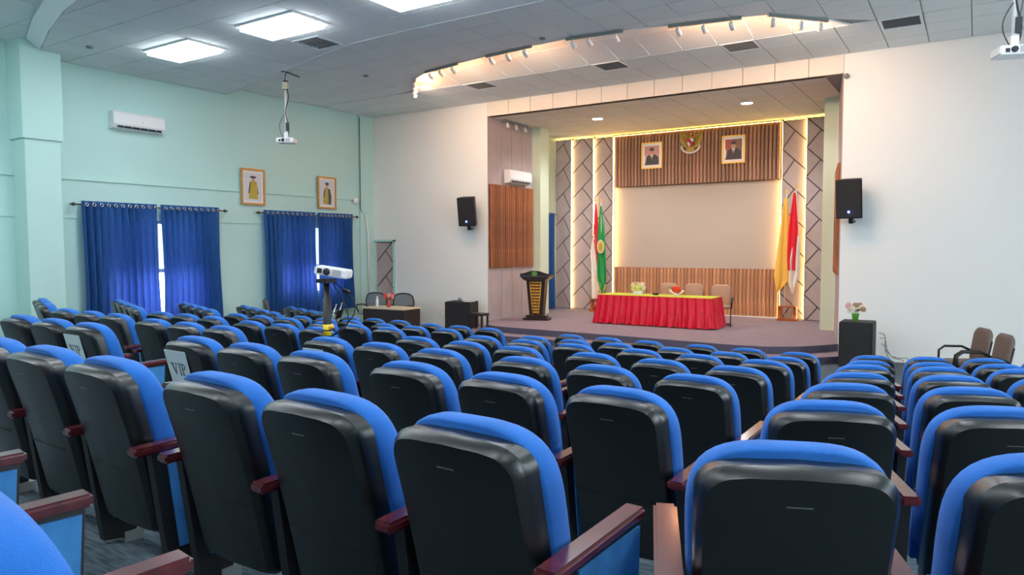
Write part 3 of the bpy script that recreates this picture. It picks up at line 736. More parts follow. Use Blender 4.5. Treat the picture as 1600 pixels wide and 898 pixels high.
sh.prism([(-0.09, 0.09), (0, 0.09), (0, 0.0), (-0.09, 0.0)], -0.10, -0.06, 'y', 0); sh.prism([(0, 0.09), (0.09, 0.09), (0.09, 0.0), (0, 0.0)], -0.10, -0.06, 'y', 1)
sh.prism([(-0.09, 0.0), (0, 0.0), (0, -0.14), (-0.07, -0.08)], -0.10, -0.06, 'y', 1); sh.prism([(0, 0.0), (0.09, 0.0), (0.07, -0.08), (0, -0.14)], -0.10, -0.06, 'y', 0)
sh.prism(ell(0, 0.0, 0.028, 0.032), -0.108, -0.06, 'y', 2)
sh.obj('shield', [M['red'], M['white'], M['dark_slot']], t)
mb = MB(); pts = []
for k in range(13):
    a = PI + (PI) * k / 12; pts.append((0.28 * math.cos(a), -0.12 + 0.20 * math.sin(a)))
for a, b in zip(pts, pts[1:]): mb.prism([a, b, (b[0] * 0.86, b[1] + 0.045), (a[0] * 0.86, a[1] + 0.045)], -0.075, -0.05, 'y')
mb.obj('ribbon', M['white'], t)

# ------------------------------------------------------------------ curtains
def curtain(y0, y1, folds, z0, z1, x, amp, flare, name, parent, taper=0.0):
    nu = folds * 10; nz = 8; v = []; f = []
    for j in range(nz + 1):
        tz = j / nz; z = z1 + (z0 - z1) * tz
        for i in range(nu + 1):
            u = i / nu
            # tighter pleats at the outer side
            y = y0 + (y1 - y0) * u + 0.02 * math.sin(5 * u + tz * 3) * tz
            a = amp * (0.55 + 0.45 * tz + 0.25 * math.sin(u * 11 + 1)) * (1 if tz > 0.02 else 0.8)
            v.append((x + a * math.sin(2 * PI * folds * u + 0.5 * math.sin(3 * tz + 4 * u)), y + 0.010 * math.sin(4 * PI * folds * u), z + Z0))
    for j in range(nz):
        for i in range(nu):
            a = j * (nu + 1) + i; f.append((a, a + 1, a + nu + 2, a + nu + 1))
    return link(name, pyd(name, v, f, True), M['curtain'], parent)
def curtain_set(y0, y1, ygap, gapw, zrod, z0, label, x=XL + 0.16):
    c = thing('curtain', label, 'curtain', (0, 0, 0), 0, 'blue curtains on the mint wall')
    a = curtain(y0, ygap - gapw / 2, 11, z0, zrod + 0.07, x, 0.10, 0, 'curtain_panel', c)
    b = curtain(ygap + gapw / 2, y1, 10, z0, zrod + 0.07, x, 0.095, 0, 'curtain_panel', c)
    for (pa, ya, yb, nn) in ((a, y0, ygap - gapw / 2, 11), (b, ygap + gapw / 2, y1, 10)):
        for k in range(nn):
            y = ya + (yb - ya) * (k + 0.55) / nn; mb = MB(); pts = [(x + 0.062, y + 0.030 * math.cos(q), zrod + Z0 + 0.03 * math.sin(q)) for q in [2 * PI * i / 10 for i in range(11)]]
            mb.tube(pts, 0.008, 6, cap=False).obj('eyelet', M['steel'], pa)
    r = MB().tube([(x, y0 - 0.12, zrod + Z0), (x, y1 + 0.12, zrod + Z0)], 0.014, 8)
    for y in (y0 - 0.14, y1 + 0.14): r.ball((x, y, zrod + Z0), 0.035); r.ball((x, y + (-0.05 if y < y0 else 0.05), zrod + Z0), 0.018)
    for y in (y0 - 0.06, y1 + 0.06): r.tube([(XL, y, zrod + Z0), (x, y, zrod + Z0)], 0.010, 6)
    ro = r.obj('curtain_rod', M['rod']); tag(ro, 'dark curtain rod with pointed finials, ' + ('near' if y0 < 9 else 'far') + ' window of the mint wall', 'curtain rod')
curtain_set(7.02, 9.98, 8.56, 0.07, 0.81, -1.60, 'blue eyelet curtains with bright gap, window nearer the camera')
curtain_set(11.16, 14.08, 12.80, 0.05, 0.81, -1.66, 'blue eyelet curtains over the far window beside the corner')
c = thing('curtain', 'narrow blue curtain at the left side of the stage, behind the lectern', 'curtain')
curtain(18.27, 18.97, 5, ZS + 0.02, 1.00, -10.72, 0.045, 0, 'curtain_panel', c)
mb = MB().tube([(-10.72, 18.2, 0.96 + Z0), (-10.72, 19.1, 0.96 + Z0)], 0.014, 8); mb.tube([(-10.85, 18.25, 0.96 + Z0), (-10.72, 18.25, 0.96 + Z0)], 0.01, 6)
tag(mb.obj('curtain_rod', M['steel']), 'short pale curtain rod on the stage side wall', 'curtain rod')

# ------------------------------------------------------------------ air conditioners
def aircon(label, loc, rz, w_=1.06, h_=0.35):
    t = thing('air_conditioner', label, 'air conditioner', loc, rz, 'wall air conditioners')
    prof = [(0, h_ / 2), (-0.16, h_ / 2), (-0.205, h_ / 2 - 0.05), (-0.215, -h_ / 2 + 0.10), (-0.16, -h_ / 2 + 0.02), (0, -h_ / 2)]
    MB().prism(prof, -w_ / 2, w_ / 2, 'x').obj('body', M['white_plastic'], t, bevel=0.008)
    T = Matrix.Translation((0, -0.192, -h_ / 2 + 0.055)) @ Matrix.Rotation(math.radians(-35), 4, 'X')
    MB().box(-w_ / 2 + 0.08, w_ / 2 - 0.08, -0.012, 0.006, -0.028, 0.028, T=T).obj('outlet', M['dark_slot'], t)
    for k in range(5):
        x = -w_ / 2 + 0.2 + k * 0.165; MB().box(x - 0.004, x + 0.004, -0.018, 0.0, -0.026, 0.026, T=T).obj('vane', M['white_plastic'], t)
    MB().ball((0.05, -0.212, 0.0), 0.012).obj('display_light', M['steel'], t)
aircon('white wall air conditioner high on the mint wall', (XL, 8.19, 2.50 + Z0), PI / 2)
aircon('white air conditioner on grey panels at the stage side', (-10.43, 16.28, 1.83 + Z0), PI / 2)

# ------------------------------------------------------------------ loudspeakers
def wall_speaker(label, loc, rz, tilt):
    t = thing('wall_speaker', label, 'speaker', loc, rz, 'wall loudspeakers beside the stage')
    T = Matrix.Rotation(tilt, 4, 'X')
    prof = [(-0.23, 0.0), (0.23, 0.0), (0.16, 0.30), (-0.16, 0.30)]
    MB().prism(prof, -0.36, 0.36, 'z', T=T).obj('cabinet', M['speaker'], t, bevel=0.01)
    MB().box(-0.21, 0.21, -0.014, 0.0, -0.34, 0.34, T=T).obj('grille', M['speaker'], t)
    MB().box(-0.03, 0.03, -0.018, -0.012, -0.285, -0.27, T=T).obj('badge', M['steel'], t)
    MB().ball((0.0, -0.022, -0.235), 0.022, T=T).obj('status_light', M['blue_led'], t)
    b = MB(); b.box(-0.035, 0.035, 0.10, 0.20, -0.46, -0.34, T=T); b.tube([(0, 0.18, -0.42), (0, 0.42, -0.40)], 0.03, 8)
    b.obj('bracket', M['black_metal'], t)
wall_speaker('black loudspeaker with blue light, left of the stage opening', (-10.75, 14.50, 0.86 + Z0), math.radians(14), 0.18)
wall_speaker('black loudspeaker with blue light, right of the stage opening', (-2.0, 14.52, 0.86 + Z0), math.radians(-6), 0.15)
def wall_plate(x): return MB()

def subwoofer(label, loc, rz, w_, d, h):
    t = thing('subwoofer', label, 'speaker', loc, rz)
    MB().box(-w_ / 2, w_ / 2, 0, d, 0.03, h).obj('cabinet', M['speaker'], t, bevel=0.012)
    MB().box(-w_ / 2 + 0.03, w_ / 2 - 0.03, -0.012, 0.0, 0.06, h - 0.03).obj('grille', M['speaker'], t)
    MB().box(-0.02, 0.02, -0.018, -0.01, 0.08, 0.11).obj('badge', M['steel'], t)
    for sx in (-1, 1):
        for y in (0.05, d - 0.05): MB().lathe([(0.025, 0.0), (0.025, 0.035)], 8, c=(sx * (w_ / 2 - 0.06), y, 0)).obj('foot', M['black_metal'], t)
subwoofer('black floor subwoofer right of the stage steps with flowers on it', (-1.74, 13.80, 0.0), math.radians(0), 0.54, 0.55, 0.83)
subwoofer('wide black floor cabinet against the white wall left of the stage', (-10.78, 14.15, 0.0), math.radians(12), 0.68, 0.55, 0.80)
# small dark stool beside it
t = thing('side_stool', 'small dark low stool between black cabinet and stage', 'stool', (-10.22, 14.30, 0.14))
MB().box(-0.2, 0.2, -0.15, 0.15, 0.34, 0.40).obj('seat', M['dark_wood'], t)
for sx in (-1, 1):
    for sy in (-1, 1): MB().box(sx * 0.17 - 0.02, sx * 0.17 + 0.02, sy * 0.12 - 0.02, sy * 0.12 + 0.02, 0, 0.34).obj('leg', M['dark_wood'], t)
tag(MB().box(-0.14, 0.14, -0.09, 0.09, 0.0, 0.012).add([], []).obj('paper_stack', M['p_white'], None, (-10.62, 14.42, 0.80)), 'white papers lying on the wide black cabinet', 'papers')
tag(MB().ball((0, 0, 0.05), 0.055, sz=0.9).obj('small_speaker_knob', M['track'], None, (-10.88, 14.40, 0.80)), 'small grey device on the wide black cabinet', 'device')
# cables by the right subwoofer
mb = MB()
for k in range(3):
    pts = [(-1.42 + 0.02 * k, 14.25 + 0.05 * k, 0.62 - 0.1 * k)]
    for i in range(1, 9): a = i / 8; pts.append((-1.40 + a * (0.22 + 0.16 * k) + 0.03 * math.sin(9 * a + k), 14.3 + 0.2 * a, 0.62 - 0.1 * k - a * (0.6 - 0.1 * k) + 0.07 * math.sin(7 * a + k)))
    mb.tube(pts, 0.007, 5)
mb.tube([(-1.0, 14.5, 0.04), (-0.7, 14.6, 0.02), (-0.3, 14.7, 0.02)], 0.007, 5)
tag(mb.obj('cable_bundle', M['track']), 'thin loose cables hanging behind the right subwoofer', 'cable')

# ------------------------------------------------------------------ flowers
def bunch(t, cx, cz, r, n, keys, pr, seed, leafn=6):
    rnd = random.Random(seed)
    for i in range(n):
        a = rnd.uniform(0, 2 * PI); q = r * math.sqrt(rnd.random()); z = cz + rnd.uniform(-0.4, 0.6) * r * 0.8
        mb = MB(); c = (cx + q * math.cos(a), q * math.sin(a) * 0.8, z)
        mb.ball(c, pr * 0.55)
        for k in range(6):
            b = 2 * PI * k / 6; mb.ball((c[0] + pr * 0.7 * math.cos(b), c[1] - 0.2 * pr, c[2] + pr * 0.7 * math.sin(b)), pr * 0.5, 6, sy=0.5)
        mb.obj('flower', M[keys[i % len(keys)]], t)
    for i in range(leafn):
        a = 2 * PI * i / leafn + 0.3; L = r * 1.25
        v = [(cx, 0, cz - r * 0.6), (cx + L * 0.5 * math.cos(a) - 0.02, L * 0.5 * math.sin(a), cz + 0.0), (cx + L * math.cos(a), L * math.sin(a), cz - 0.01), (cx + L * 0.5 * math.cos(a) + 0.02, L * 0.5 * math.sin(a) + 0.02, cz - 0.03),
             (cx + L * 0.5 * math.cos(a), L * 0.5 * math.sin(a), cz - 0.02)]
        link('leaf', pyd('leaf', v, [(0, 1, 2, 4), (0, 4, 2, 3), (0, 3, 2, 1)]), M['leaf'], t)
t = thing('potted_flowers', 'green pot of pink and cream flowers on the right subwoofer', 'flowers', (-1.78, 14.05, 0.83))
MB().lathe([(0.045, 0.0), (0.062, 0.13), (0.066, 0.14), (0.055, 0.14)], 16).obj('pot', M['pot_green'], t)
bunch(t, 0.0, 0.23, 0.14, 13, ('flower_pink', 'flower_cream', 'taupe'), 0.042, 3, 5)

# ------------------------------------------------------------------ stage table, cloths, chairs
TY0, TY1, TX0, TX1, TH = 15.97, 16.72, -7.80, -4.98, 0.71
t = thing('stage_table', 'long table on the stage hidden under a red skirt', 'table', (0, 0, ZS + Z0))
MB().box(TX0 + 0.02, TX1 - 0.02, TY0 + 0.02, TY1 - 0.02, TH - 0.03, TH - 0.006).obj('tabletop', M['dark_wood'], t)
for x in (TX0 + 0.15, TX1 - 0.15):
    for y in (TY0 + 0.12, TY1 - 0.12): MB().box(x - 0.02, x + 0.02, y - 0.02, y + 0.02, 0, TH - 0.03).obj('leg', M['black_metal'], t)
# skirt
per = [];
def seg(a, b, n):
    for i in range(n): per.append((a[0] + (b[0] - a[0]) * i / n, a[1] + (b[1] - a[1]) * i / n))
seg((TX0, TY1), (TX0, TY0), 50); seg((TX0, TY0), (TX1, TY0), 190); seg((TX1, TY0), (TX1, TY1), 50); per.append((TX1, TY1))
cx, cy = (TX0 + TX1) / 2, (TY0 + TY1) / 2
v = []; f = []; nz = 7; rnd = random.Random(4); ph = [rnd.uniform(-0.5, 0.5) for _ in per]
for j in range(nz + 1):
    tz = j / nz; z = TH - 0.004 - (TH - 0.03) * tz
    for i, (x, y) in enumerate(per):
        if i <= 50: nxx, nyy = -1, 0
        elif i < 240: nxx, nyy = 0, -1
        else: nxx, nyy = 1, 0
        if i == 50: nxx, nyy = -0.7, -0.7
        if i == 240: nxx, nyy = 0.7, -0.7
        s = i * 0.55 + 0.8 * math.sin(i * 0.13) + 0.6 * math.sin(i * 0.41)
        d = (0.012 + 0.085 * tz ** 1.1) + (0.006 + 0.040 * tz) * math.sin(s) + 0.010 * tz * math.sin(i * 0.27 + 2 * tz)
        fl = 0.05 * tz * (1 if x > cx else -1) * abs(x - cx) / 1.4 if nyy < -0.5 else 0
        v.append((x + nxx * d + fl, y + nyy * d, z + 0.012 * tz * math.sin(i * 0.35)))
np_ = len(per)
for j in range(nz):
    for i in range(np_ - 1): a = j * np_ + i; f.append((a, a + 1, a + np_ + 1, a + np_))
so = link('table_skirt', pyd('table_skirt', v, f, True), M['red_satin'], None, (0, 0, ZS + Z0)); tag(so, 'pleated bright red satin skirt around the stage table', 'tablecloth')
tc_ = MB().box(TX0 - 0.012, TX1 + 0.012, TY0 - 0.014, TY1 + 0.012, 0, 0.010).obj('tablecloth', M['lime'], None, (0, 0, ZS + TH - 0.004 + Z0)); tag(tc_, 'flat lime green cloth covering the stage table top', 'tablecloth')

def visitor_chair(label, loc, rz, group='taupe chairs on the stage', back='taupe', seat='taupe', scale=1.0):
    """facing -y in its own frame; cantilever frame, padded rounded back, arms"""
    t = thing('visitor_chair', label, 'chair', loc, rz, group)
    b = MB(); rings = []
    def ol(w_, h_, r, n=5):
        pts = []
        for cx_, cz_, a0 in ((w_ / 2 - r, h_ / 2 - r, 0), (-w_ / 2 + r, h_ / 2 - r, PI / 2), (-w_ / 2 + r, -h_ / 2 + r, PI), (w_ / 2 - r, -h_ / 2 + r, 1.5 * PI)):
            for k in range(n + 1): a = a0 + PI / 2 * k / n; pts.append((cx_ + r * math.cos(a), cz_ + r * math.sin(a)))
        return pts
    def cushion(wd, h, r, th, T, mkey, name):
        o = ol(wd, h, r); v = []; f = []; nn = len(o)
        prof = [(0.75, -th / 2), (0.93, -th * 0.42), (1.0, -th * 0.15), (1.0, th * 0.15), (0.93, th * 0.42), (0.75, th / 2)]
        for s_, d in prof:
            for p in o: v.append((p[0] * s_, d, p[1] * s_))
        for i in range(len(prof) - 1):
            for k in range(nn): f.append((i * nn + k, (i + 1) * nn + k, (i + 1) * nn + (k + 1) % nn, i * nn + (k + 1) % nn))
        f += [tuple(range(nn)), tuple(range((len(prof) - 1) * nn, len(prof) * nn))[::-1]]
        MB().add(v, f, 0, True, T).obj(name, M[mkey], t)
    cushion(0.47, 0.54, 0.12, 0.075, Matrix.Translation((0, 0.24, 0.70)) @ Matrix.Rotation(-0.16, 4, 'X'), back, 'backrest')
    cushion(0.48, 0.46, 0.10, 0.08, Matrix.Translation((0, 0.0, 0.45)) @ Matrix.Rotation(PI / 2, 4, 'X'), seat, 'seat')
    fr = MB()
    for s in (-1, 1):
        fr.tube([(s * 0.24, 0.22, 0.02), (s * 0.24, -0.22, 0.02), (s * 0.24, -0.26, 0.06), (s * 0.24, -0.24, 0.40), (s * 0.24, -0.18, 0.43), (s * 0.24, 0.16, 0.43), (s * 0.24, 0.22, 0.50), (s * 0.23, 0.28, 0.80)], 0.013, 7)
    fr.tube([(-0.24, 0.22, 0.02), (0.24, 0.22, 0.02)], 0.013, 7)
    fr.obj('chair_frame', M['black_metal'], t)
    for s in (-1, 1):
        MB().tube([(s * 0.25, 0.22, 0.60), (s * 0.28, 0.10, 0.66), (s * 0.28, -0.14, 0.66), (s * 0.27, -0.22, 0.60), (s * 0.25, -0.23, 0.43)], 0.018, 8).obj('armrest', M['black_metal'], t)
    return t
for x, lb in ((-7.36, 'taupe chair behind the stage table, behind the yellow flowers'), (-6.53, 'taupe chair behind the stage table, second from the flags'),
              (-5.86, 'taupe chair behind the stage table, behind the red flower'), (-5.08, 'taupe chair standing free at the right end of the stage table')):
    visitor_chair(lb, (x, 17.15 if x < -5.5 else 17.0, ZS + Z0), 0.0 if x < -5.5 else 0.25)

tz_ = ZS + TH + 0.006 + Z0
t = thing('flower_box', 'white box of yellow green flowers on the stage table', 'flowers', (-6.93, 16.40, tz_))
MB().box(-0.11, 0.11, -0.05, 0.05, 0, 0.09).obj('planter', M['white_plastic'], t)
bunch(t, 0.0, 0.17, 0.16, 12, ('flower_yellow', 'flower_cream', 'flower_yellow'), 0.045, 5, 6)
t = thing('flower_arrangement', 'red flower with white lilies on the stage table', 'flowers', (-5.93, 16.36, tz_))
MB().lathe([(0.05, 0.0), (0.07, 0.03), (0.05, 0.04)], 12).obj('dish', M['white_plastic'], t)
bunch(t, 0.02, 0.15, 0.09, 8, ('flower_red',), 0.05, 9, 4)
for s in (-1, 1): MB().tube([(0.02, 0, 0.03), (s * 0.10, -0.02, 0.07), (s * 0.17, -0.02, 0.13)], [0.01, 0.022, 0.03], 8).obj('lily', M['flower_cream'], t)
MB().tube([(0, 0, 0.08), (-0.10, 0, 0.19), (-0.22, 0, 0.20)], [0.01, 0.02, 0.004], 6).obj('leaf', M['leaf'], t)
tag(MB().lathe([(0.05, 0), (0.08, 0.025), (0.085, 0.05), (0.07, 0.05), (0.05, 0.02)], 16).obj('small_dish', M['dark_wood'], None, (-6.46, 16.36, tz_)), 'small dark dish between the two table bouquets', 'dish')

# ------------------------------------------------------------------ lectern
t = thing('lectern', 'dark wooden lectern with gold lattice front and green round emblem', 'lectern', (-9.48, 15.85, ZS + Z0), math.radians(14))
MB().prism([(-0.34, -0.18), (0.34, -0.18), (0.34, 0.18), (-0.34, 0.18)], 0, 0.06, 'z').obj('plinth', M['lectern'], t, bevel=0.012)
MB().prism([(-0.27, -0.14), (0.27, -0.14), (0.27, 0.14), (-0.27, 0.14)], 0.06, 0.12, 'z').obj('plinth_step', M['lectern'], t, bevel=0.01)
def taper(w0, w1, d0, d1, z0, z1):
    return [(-w0, -d0, z0), (w0, -d0, z0), (w0, d0, z0), (-w0, d0, z0), (-w1, -d1, z1), (w1, -d1, z1), (w1, d1, z1), (-w1, d1, z1)], [(0, 3, 2, 1), (4, 5, 6, 7), (0, 1, 5, 4), (1, 2, 6, 5), (2, 3, 7, 6), (3, 0, 4, 7)]
MB().add(*taper(0.175, 0.25, 0.11, 0.14, 0.12, 1.02)).obj('column', M['lectern'], t)
lp = MB().add([(-0.075, -0.128, 0.15), (0.075, -0.128, 0.15), (0.15, -0.150, 0.98), (-0.15, -0.150, 0.98)], [(0, 1, 2, 3)]).obj('lattice_panel', M['lectern'], t)
mb = MB()
for r in range(11):
    z = 0.18 + r * 0.077; hw = 0.072 + 0.075 * (z - 0.15) / 0.83; y = -0.130 - 0.022 * (z - 0.15) / 0.83
    nn = 2 if r < 5 else 3
    for k in range(nn):
        x = -hw + 2 * hw * (k + 0.5) / nn
        mb.tube([(x - hw / nn, y - 0.006, z), (x, y - 0.006, z + 0.045), (x + hw / nn, y - 0.006, z + 0.01)], 0.010, 5)
        mb.tube([(x - hw / nn, y - 0.006, z + 0.04), (x, y - 0.006, z - 0.005), (x + hw / nn, y - 0.006, z + 0.05)], 0.008, 5)
for s in (-1, 1): mb.tube([(s * 0.078, -0.133, 0.14), (s * 0.155, -0.156, 0.99)], 0.008, 5)
mb.obj('gold_lattice', M['gold'], t)
MB().prism([(-0.27, 1.02), (0.27, 1.02), (0.39, 1.12), (0.39, 1.16), (-0.39, 1.16), (-0.39, 1.12)], -0.24, 0.22, 'y').obj('desk', M['lectern'], t)
MB().prism([(-0.39, 1.16), (0.39, 1.16), (0.39, 1.19), (0.27, 1.215), (0.14, 1.26), (0, 1.28), (-0.14, 1.26), (-0.27, 1.215), (-0.39, 1.19)], -0.24, -0.19, 'y').obj('crest', M['lectern'], t)
MB().prism(ell(0, 1.20, 0.075, 0.065, 20), -0.25, -0.24, 'y').obj('round_emblem', M['leaf'], t)
MB().box(-0.39, 0.39, -0.245, -0.24, 1.135, 1.142).obj('edge_line', M['steel'], t)

# ------------------------------------------------------------------ flags
def flag(label, base, h, segs, wd, seed, lean=0.0, emblem=None, fringe=None):
    """segs: list of (part name, material, z_top fractions...) outline in local x (metres), z (metres above the base)"""
    t = thing('flag', label, 'flag', base, 0)
    MB().tube([(0, 0, 0.05), (lean, 0, h)], 0.013, 8).obj('pole', M['flower_cream'], t)
    MB().lathe([(0.02, 0.0), (0.03, 0.02), (0.008, 0.10)], 8, c=(lean, 0, h)).obj('finial', M['gold'], t)
    for name, mk, left, right, fold in segs:
        # left/right: lists of (z, x); surface interpolated between them with folds in y
        n = 14; zs = sorted({z for z, _ in left} | {z for z, _ in right}, reverse=True)
        zt, zb = zs[0], zs[-1]; zz = [zt + (zb - zt) * i / 16 for i in range(17)]
        def ip(L, z):
            L = sorted(L)
            if z <= L[0][0]: return L[0][1]
            for (a, b), (c_, d) in zip(L, L[1:]):
                if z <= c_: return b + (d - b) * (z - a) / (c_ - a)
            return L[-1][1]
        v = []; f = []
        for z in zz:
            a, b = ip(left, z), ip(right, z)
            for i in range(n + 1):
                u = i / n; v.append((a + (b - a) * u, -0.03 - fold - 0.035 * math.sin(u * 11 + seed + z * 1.2) * min(1, (zt - z) * 1.5 + 0.2), z))
        for j in range(16):
            for i in range(n): a = j * (n + 1) + i; f.append((a, a + 1, a + n + 2, a + n + 1))
        link(name, pyd(name, v, f, True), M[mk], t)
    if emblem:
        MB().prism(ell(emblem[0], emblem[1], 0.115, 0.20, 18), -0.088, -0.082, 'y').obj('emblem_rim', M['white'], t)
        MB().prism(ell(emblem[0], emblem[1], 0.10, 0.175, 18), -0.092, -0.084, 'y').obj('round_emblem', M['yellow'], t)
        MB().prism(ell(emblem[0], emblem[1], 0.055, 0.10, 18), -0.096, -0.086, 'y').obj('emblem_centre', M['p_olive'], t)
    if fringe: MB().tube([(x, -0.10, z) for z, x in fringe], 0.012, 6).obj('fringe', M['gold'], t)
    return t
FZ = ZS + Z0
# z measured above stage floor
flag('tall red and white flag left of the green flag', (-9.28, 18.9, FZ), 3.20, [
    ('red_cloth', 'red', [(3.12, -0.04), (2.35, -0.11), (2.15, -0.10), (1.35, 0.03), (0.95, 0.10)], [(3.12, 0.0), (2.4, 0.10), (1.6, 0.19), (0.93, 0.17)], 0.02),
    ('white_cloth', 'white', [(2.25, -0.11), (1.7, -0.20), (1.45, -0.16), (0.35, -0.12), (0.30, -0.02)], [(2.25, -0.05), (1.5, 0.02), (0.90, 0.12), (0.85, 0.10), (0.24, 0.04)], 0.0)], 0.3, 1, -0.06)
flag('green flag with yellow round emblem beside the stage table', (-9.10, 18.8, FZ), 3.18, [
    ('green_cloth', 'green', [(3.05, -0.02), (2.3, -0.12), (1.0, -0.12), (0.55, 0.05)], [(3.05, 0.02), (2.3, 0.14), (1.2, 0.20), (0.75, 0.20), (0.45, 0.12)], 0.0)], 0.3, 2, 0.0,
    emblem=(0.03, 1.88), fringe=[(1.05, -0.13), (0.75, -0.02), (0.38, 0.10), (0.55, 0.12), (0.80, 0.20)])
flag('yellow flag left of the red and white flag, right of the screen', (-4.06, 19.05, FZ), 3.22, [
    ('yellow_cloth', 'yellow', [(3.10, -0.05), (2.0, -0.17), (1.15, -0.28), (0.72, -0.20)], [(3.10, 0.03), (2.2, 0.10), (1.3, 0.11), (0.98, 0.10), (0.72, -0.16)], 0.0)], 0.3, 3, 0.0)
flag('red and white flag beside the yellow flag', (-3.88, 19.05, FZ), 3.34, [
    ('red_cloth', 'red', [(3.22, 0.0), (2.2, -0.12), (1.6, -0.14), (1.28, -0.12)], [(3.22, 0.05), (2.3, 0.12), (1.6, 0.10), (1.35, 0.08)], 0.03),
    ('white_cloth', 'white', [(2.15, 0.05), (1.5, -0.10), (1.0, -0.12), (0.72, -0.02)], [(2.15, 0.16), (1.1, 0.16), (0.95, 0.10), (0.68, 0.03)], 0.0)], 0.3, 4, 0.05)
def flag_box(label, loc, w_):
    t = thing('flag_stand', label, 'flag stand', loc, 0)
    MB().box(-w_ / 2, w_ / 2, -0.15, 0.15, 0, 0.05).obj('base_board', M['orange_wood'], t)
    for s in (-1, 1): MB().prism([(-0.13, 0.05), (0.13, 0.05), (0.09, 0.14), (0.09, 0.28), (0.13, 0.36), (-0.13, 0.36), (-0.09, 0.28), (-0.09, 0.14)], s * w_ * 0.40 - 0.035, s * w_ * 0.40 + 0.035, 'x').obj('side_board', M['orange_wood'], t)
    MB().box(-w_ * 0.44, w_ * 0.44, -0.12, 0.12, 0.34, 0.37).obj('top_board', M['orange_wood'], t)
flag_box('orange wooden flag stand at the right of the screen', (-3.98, 19.05, FZ), 0.46)
flag_box('wooden flag stand half hidden behind the stage table', (-9.19, 18.85, FZ), 0.46)

# ------------------------------------------------------------------ desk with mesh chairs by the side door
t = thing('desk', 'dark desk with pale top in front of the side door', 'desk', (-11.86, 12.95, 0), math.radians(3))
MB().box(-0.64, 0.64, -0.34, 0.34, 0.68, 0.71).obj('desk_top', M['desk_top'], t)
MB().box(-0.60, 0.60, -0.32, -0.28, 0.03, 0.68).obj('front_panel', M['dark_wood'], t)
for s in (-1, 1): MB().box(s * 0.60 - 0.02, s * 0.60 + 0.02, -0.32, 0.32, 0, 0.68).obj('side_panel', M['dark_wood'], t)
def mesh_chair(label, loc, rz):
    t = thing('office_chair', label, 'chair', loc, rz, 'mesh-backed chairs behind the desk'); t.scale = (1.12, 1.12, 1.0)
    o = [(-0.26, 0.0), (0.26, 0.0), (0.28, 0.30), (0.24, 0.44), (0.16, 0.49), (0, 0.51), (-0.16, 0.49), (-0.24, 0.44), (-0.28, 0.30)]
    MB().prism(o, 0.22, 0.235, 'y', T=Matrix.Translation((0, 0, 0.45))).obj('mesh_back', M['mesh_back'], t)
    MB().tube([(p[0], 0.23, p[1] + 0.45) for p in o + [o[0]]], 0.018, 7).obj('back_frame', M['black_metal'], t)
    MB().box(-0.25, 0.25, -0.24, 0.22, 0.42, 0.48).obj('seat', M['mesh_back'], t, bevel=0.02)
    MB().tube([(0, 0, 0.05), (0, 0, 0.42)], 0.03, 8).obj('gas_column', M['black_metal'], t)
    b = MB()
    for k in range(5): a = 2 * PI * k / 5; b.tube([(0, 0, 0.08), (0.28 * math.cos(a), 0.28 * math.sin(a), 0.04)], 0.018, 6); b.ball((0.28 * math.cos(a), 0.28 * math.sin(a), 0.028), 0.028)
    b.obj('star_base', M['black_metal'], t)
    for s in (-1, 1): MB().tube([(s * 0.24, 0.20, 0.62), (s * 0.30, 0.10, 0.66), (s * 0.30, -0.15, 0.66), (s * 0.28, -0.20, 0.60), (s * 0.24, -0.15, 0.45)], 0.018, 7).obj('armrest', M['black_metal'], t)
mesh_chair('grey mesh chair behind the desk, nearer the curtain', (-13.25, 13.70, 0), math.radians(12))
mesh_chair('grey mesh chair behind the desk, behind the red flower', (-12.45, 13.85, 0), math.radians(8))
t = thing('flower_vase', 'red flowers in a dark red vase on the desk', 'flowers', (-11.95, 12.95, 0.71))
MB().lathe([(0.04, 0), (0.06, 0.05), (0.03, 0.11), (0.045, 0.15)], 12).obj('vase', M['p_red'], t)
bunch(t, 0, 0.24, 0.12, 10, ('flower_red', 'p_red', 'flower_pink'), 0.05, 12, 3)
t = thing('water_bottle', 'clear plastic water bottle on the desk left of the vase', 'bottle', (-12.20, 12.82, 0.71))
MB().lathe([(0.035, 0), (0.037, 0.02), (0.037, 0.17), (0.016, 0.22), (0.016, 0.235)], 12).obj('bottle_body', M['glass'], t)
MB().lathe([(0.018, 0.235), (0.018, 0.26)], 10).obj('cap', M['white_plastic'], t)
tag(MB().box(-0.15, 0.15, -0.1, 0.1, 0, 0.004).obj('paper_sheet', M['p_white'], None, (-12.28, 13.00, 0.71), (0, 0, 0.2)), 'white paper sheet lying on the desk', 'paper')
# power outlet low on the white wall
tag(MB().box(-0.06, 0.06, -0.03, 0.0, -0.07, 0.07).obj('wall_socket', M['white_plastic'], None, (-11.95, YF, 0.42), bevel=0.006), 'small socket with plug low on the white wall', 'socket')
# chrome chair between desk and seats
def chrome_chair(label, loc, rz):
    t = thing('folding_chair', label, 'chair', loc, rz)
    for s in (-1, 1):
        MB().tube([(s * 0.22, 0.26, 0.92), (s * 0.22, 0.12, 0.5), (s * 0.22, -0.22, 0.02)], 0.012, 7).obj('leg', M['steel'], t)
        MB().tube([(s * 0.22, 0.24, 0.02), (s * 0.22, -0.14, 0.46)], 0.012, 7).obj('leg', M['steel'], t)
        MB().box(s * 0.25 - 0.03, s * 0.25 + 0.03, -0.16, 0.18, 0.66, 0.69).obj('armrest', M['black_metal'], t, bevel=0.01)
    MB().box(-0.21, 0.21, -0.20, 0.20, 0.45, 0.49).obj('seat', M['black_metal'], t, bevel=0.01)
    MB().box(-0.21, 0.21, 0.15, 0.17, 0.60, 0.80, T=Matrix.Rotation(-0.3, 4, 'X') @ Matrix.Translation((0, -0.12, 0.02))).obj('backrest', M['black_metal'], t)
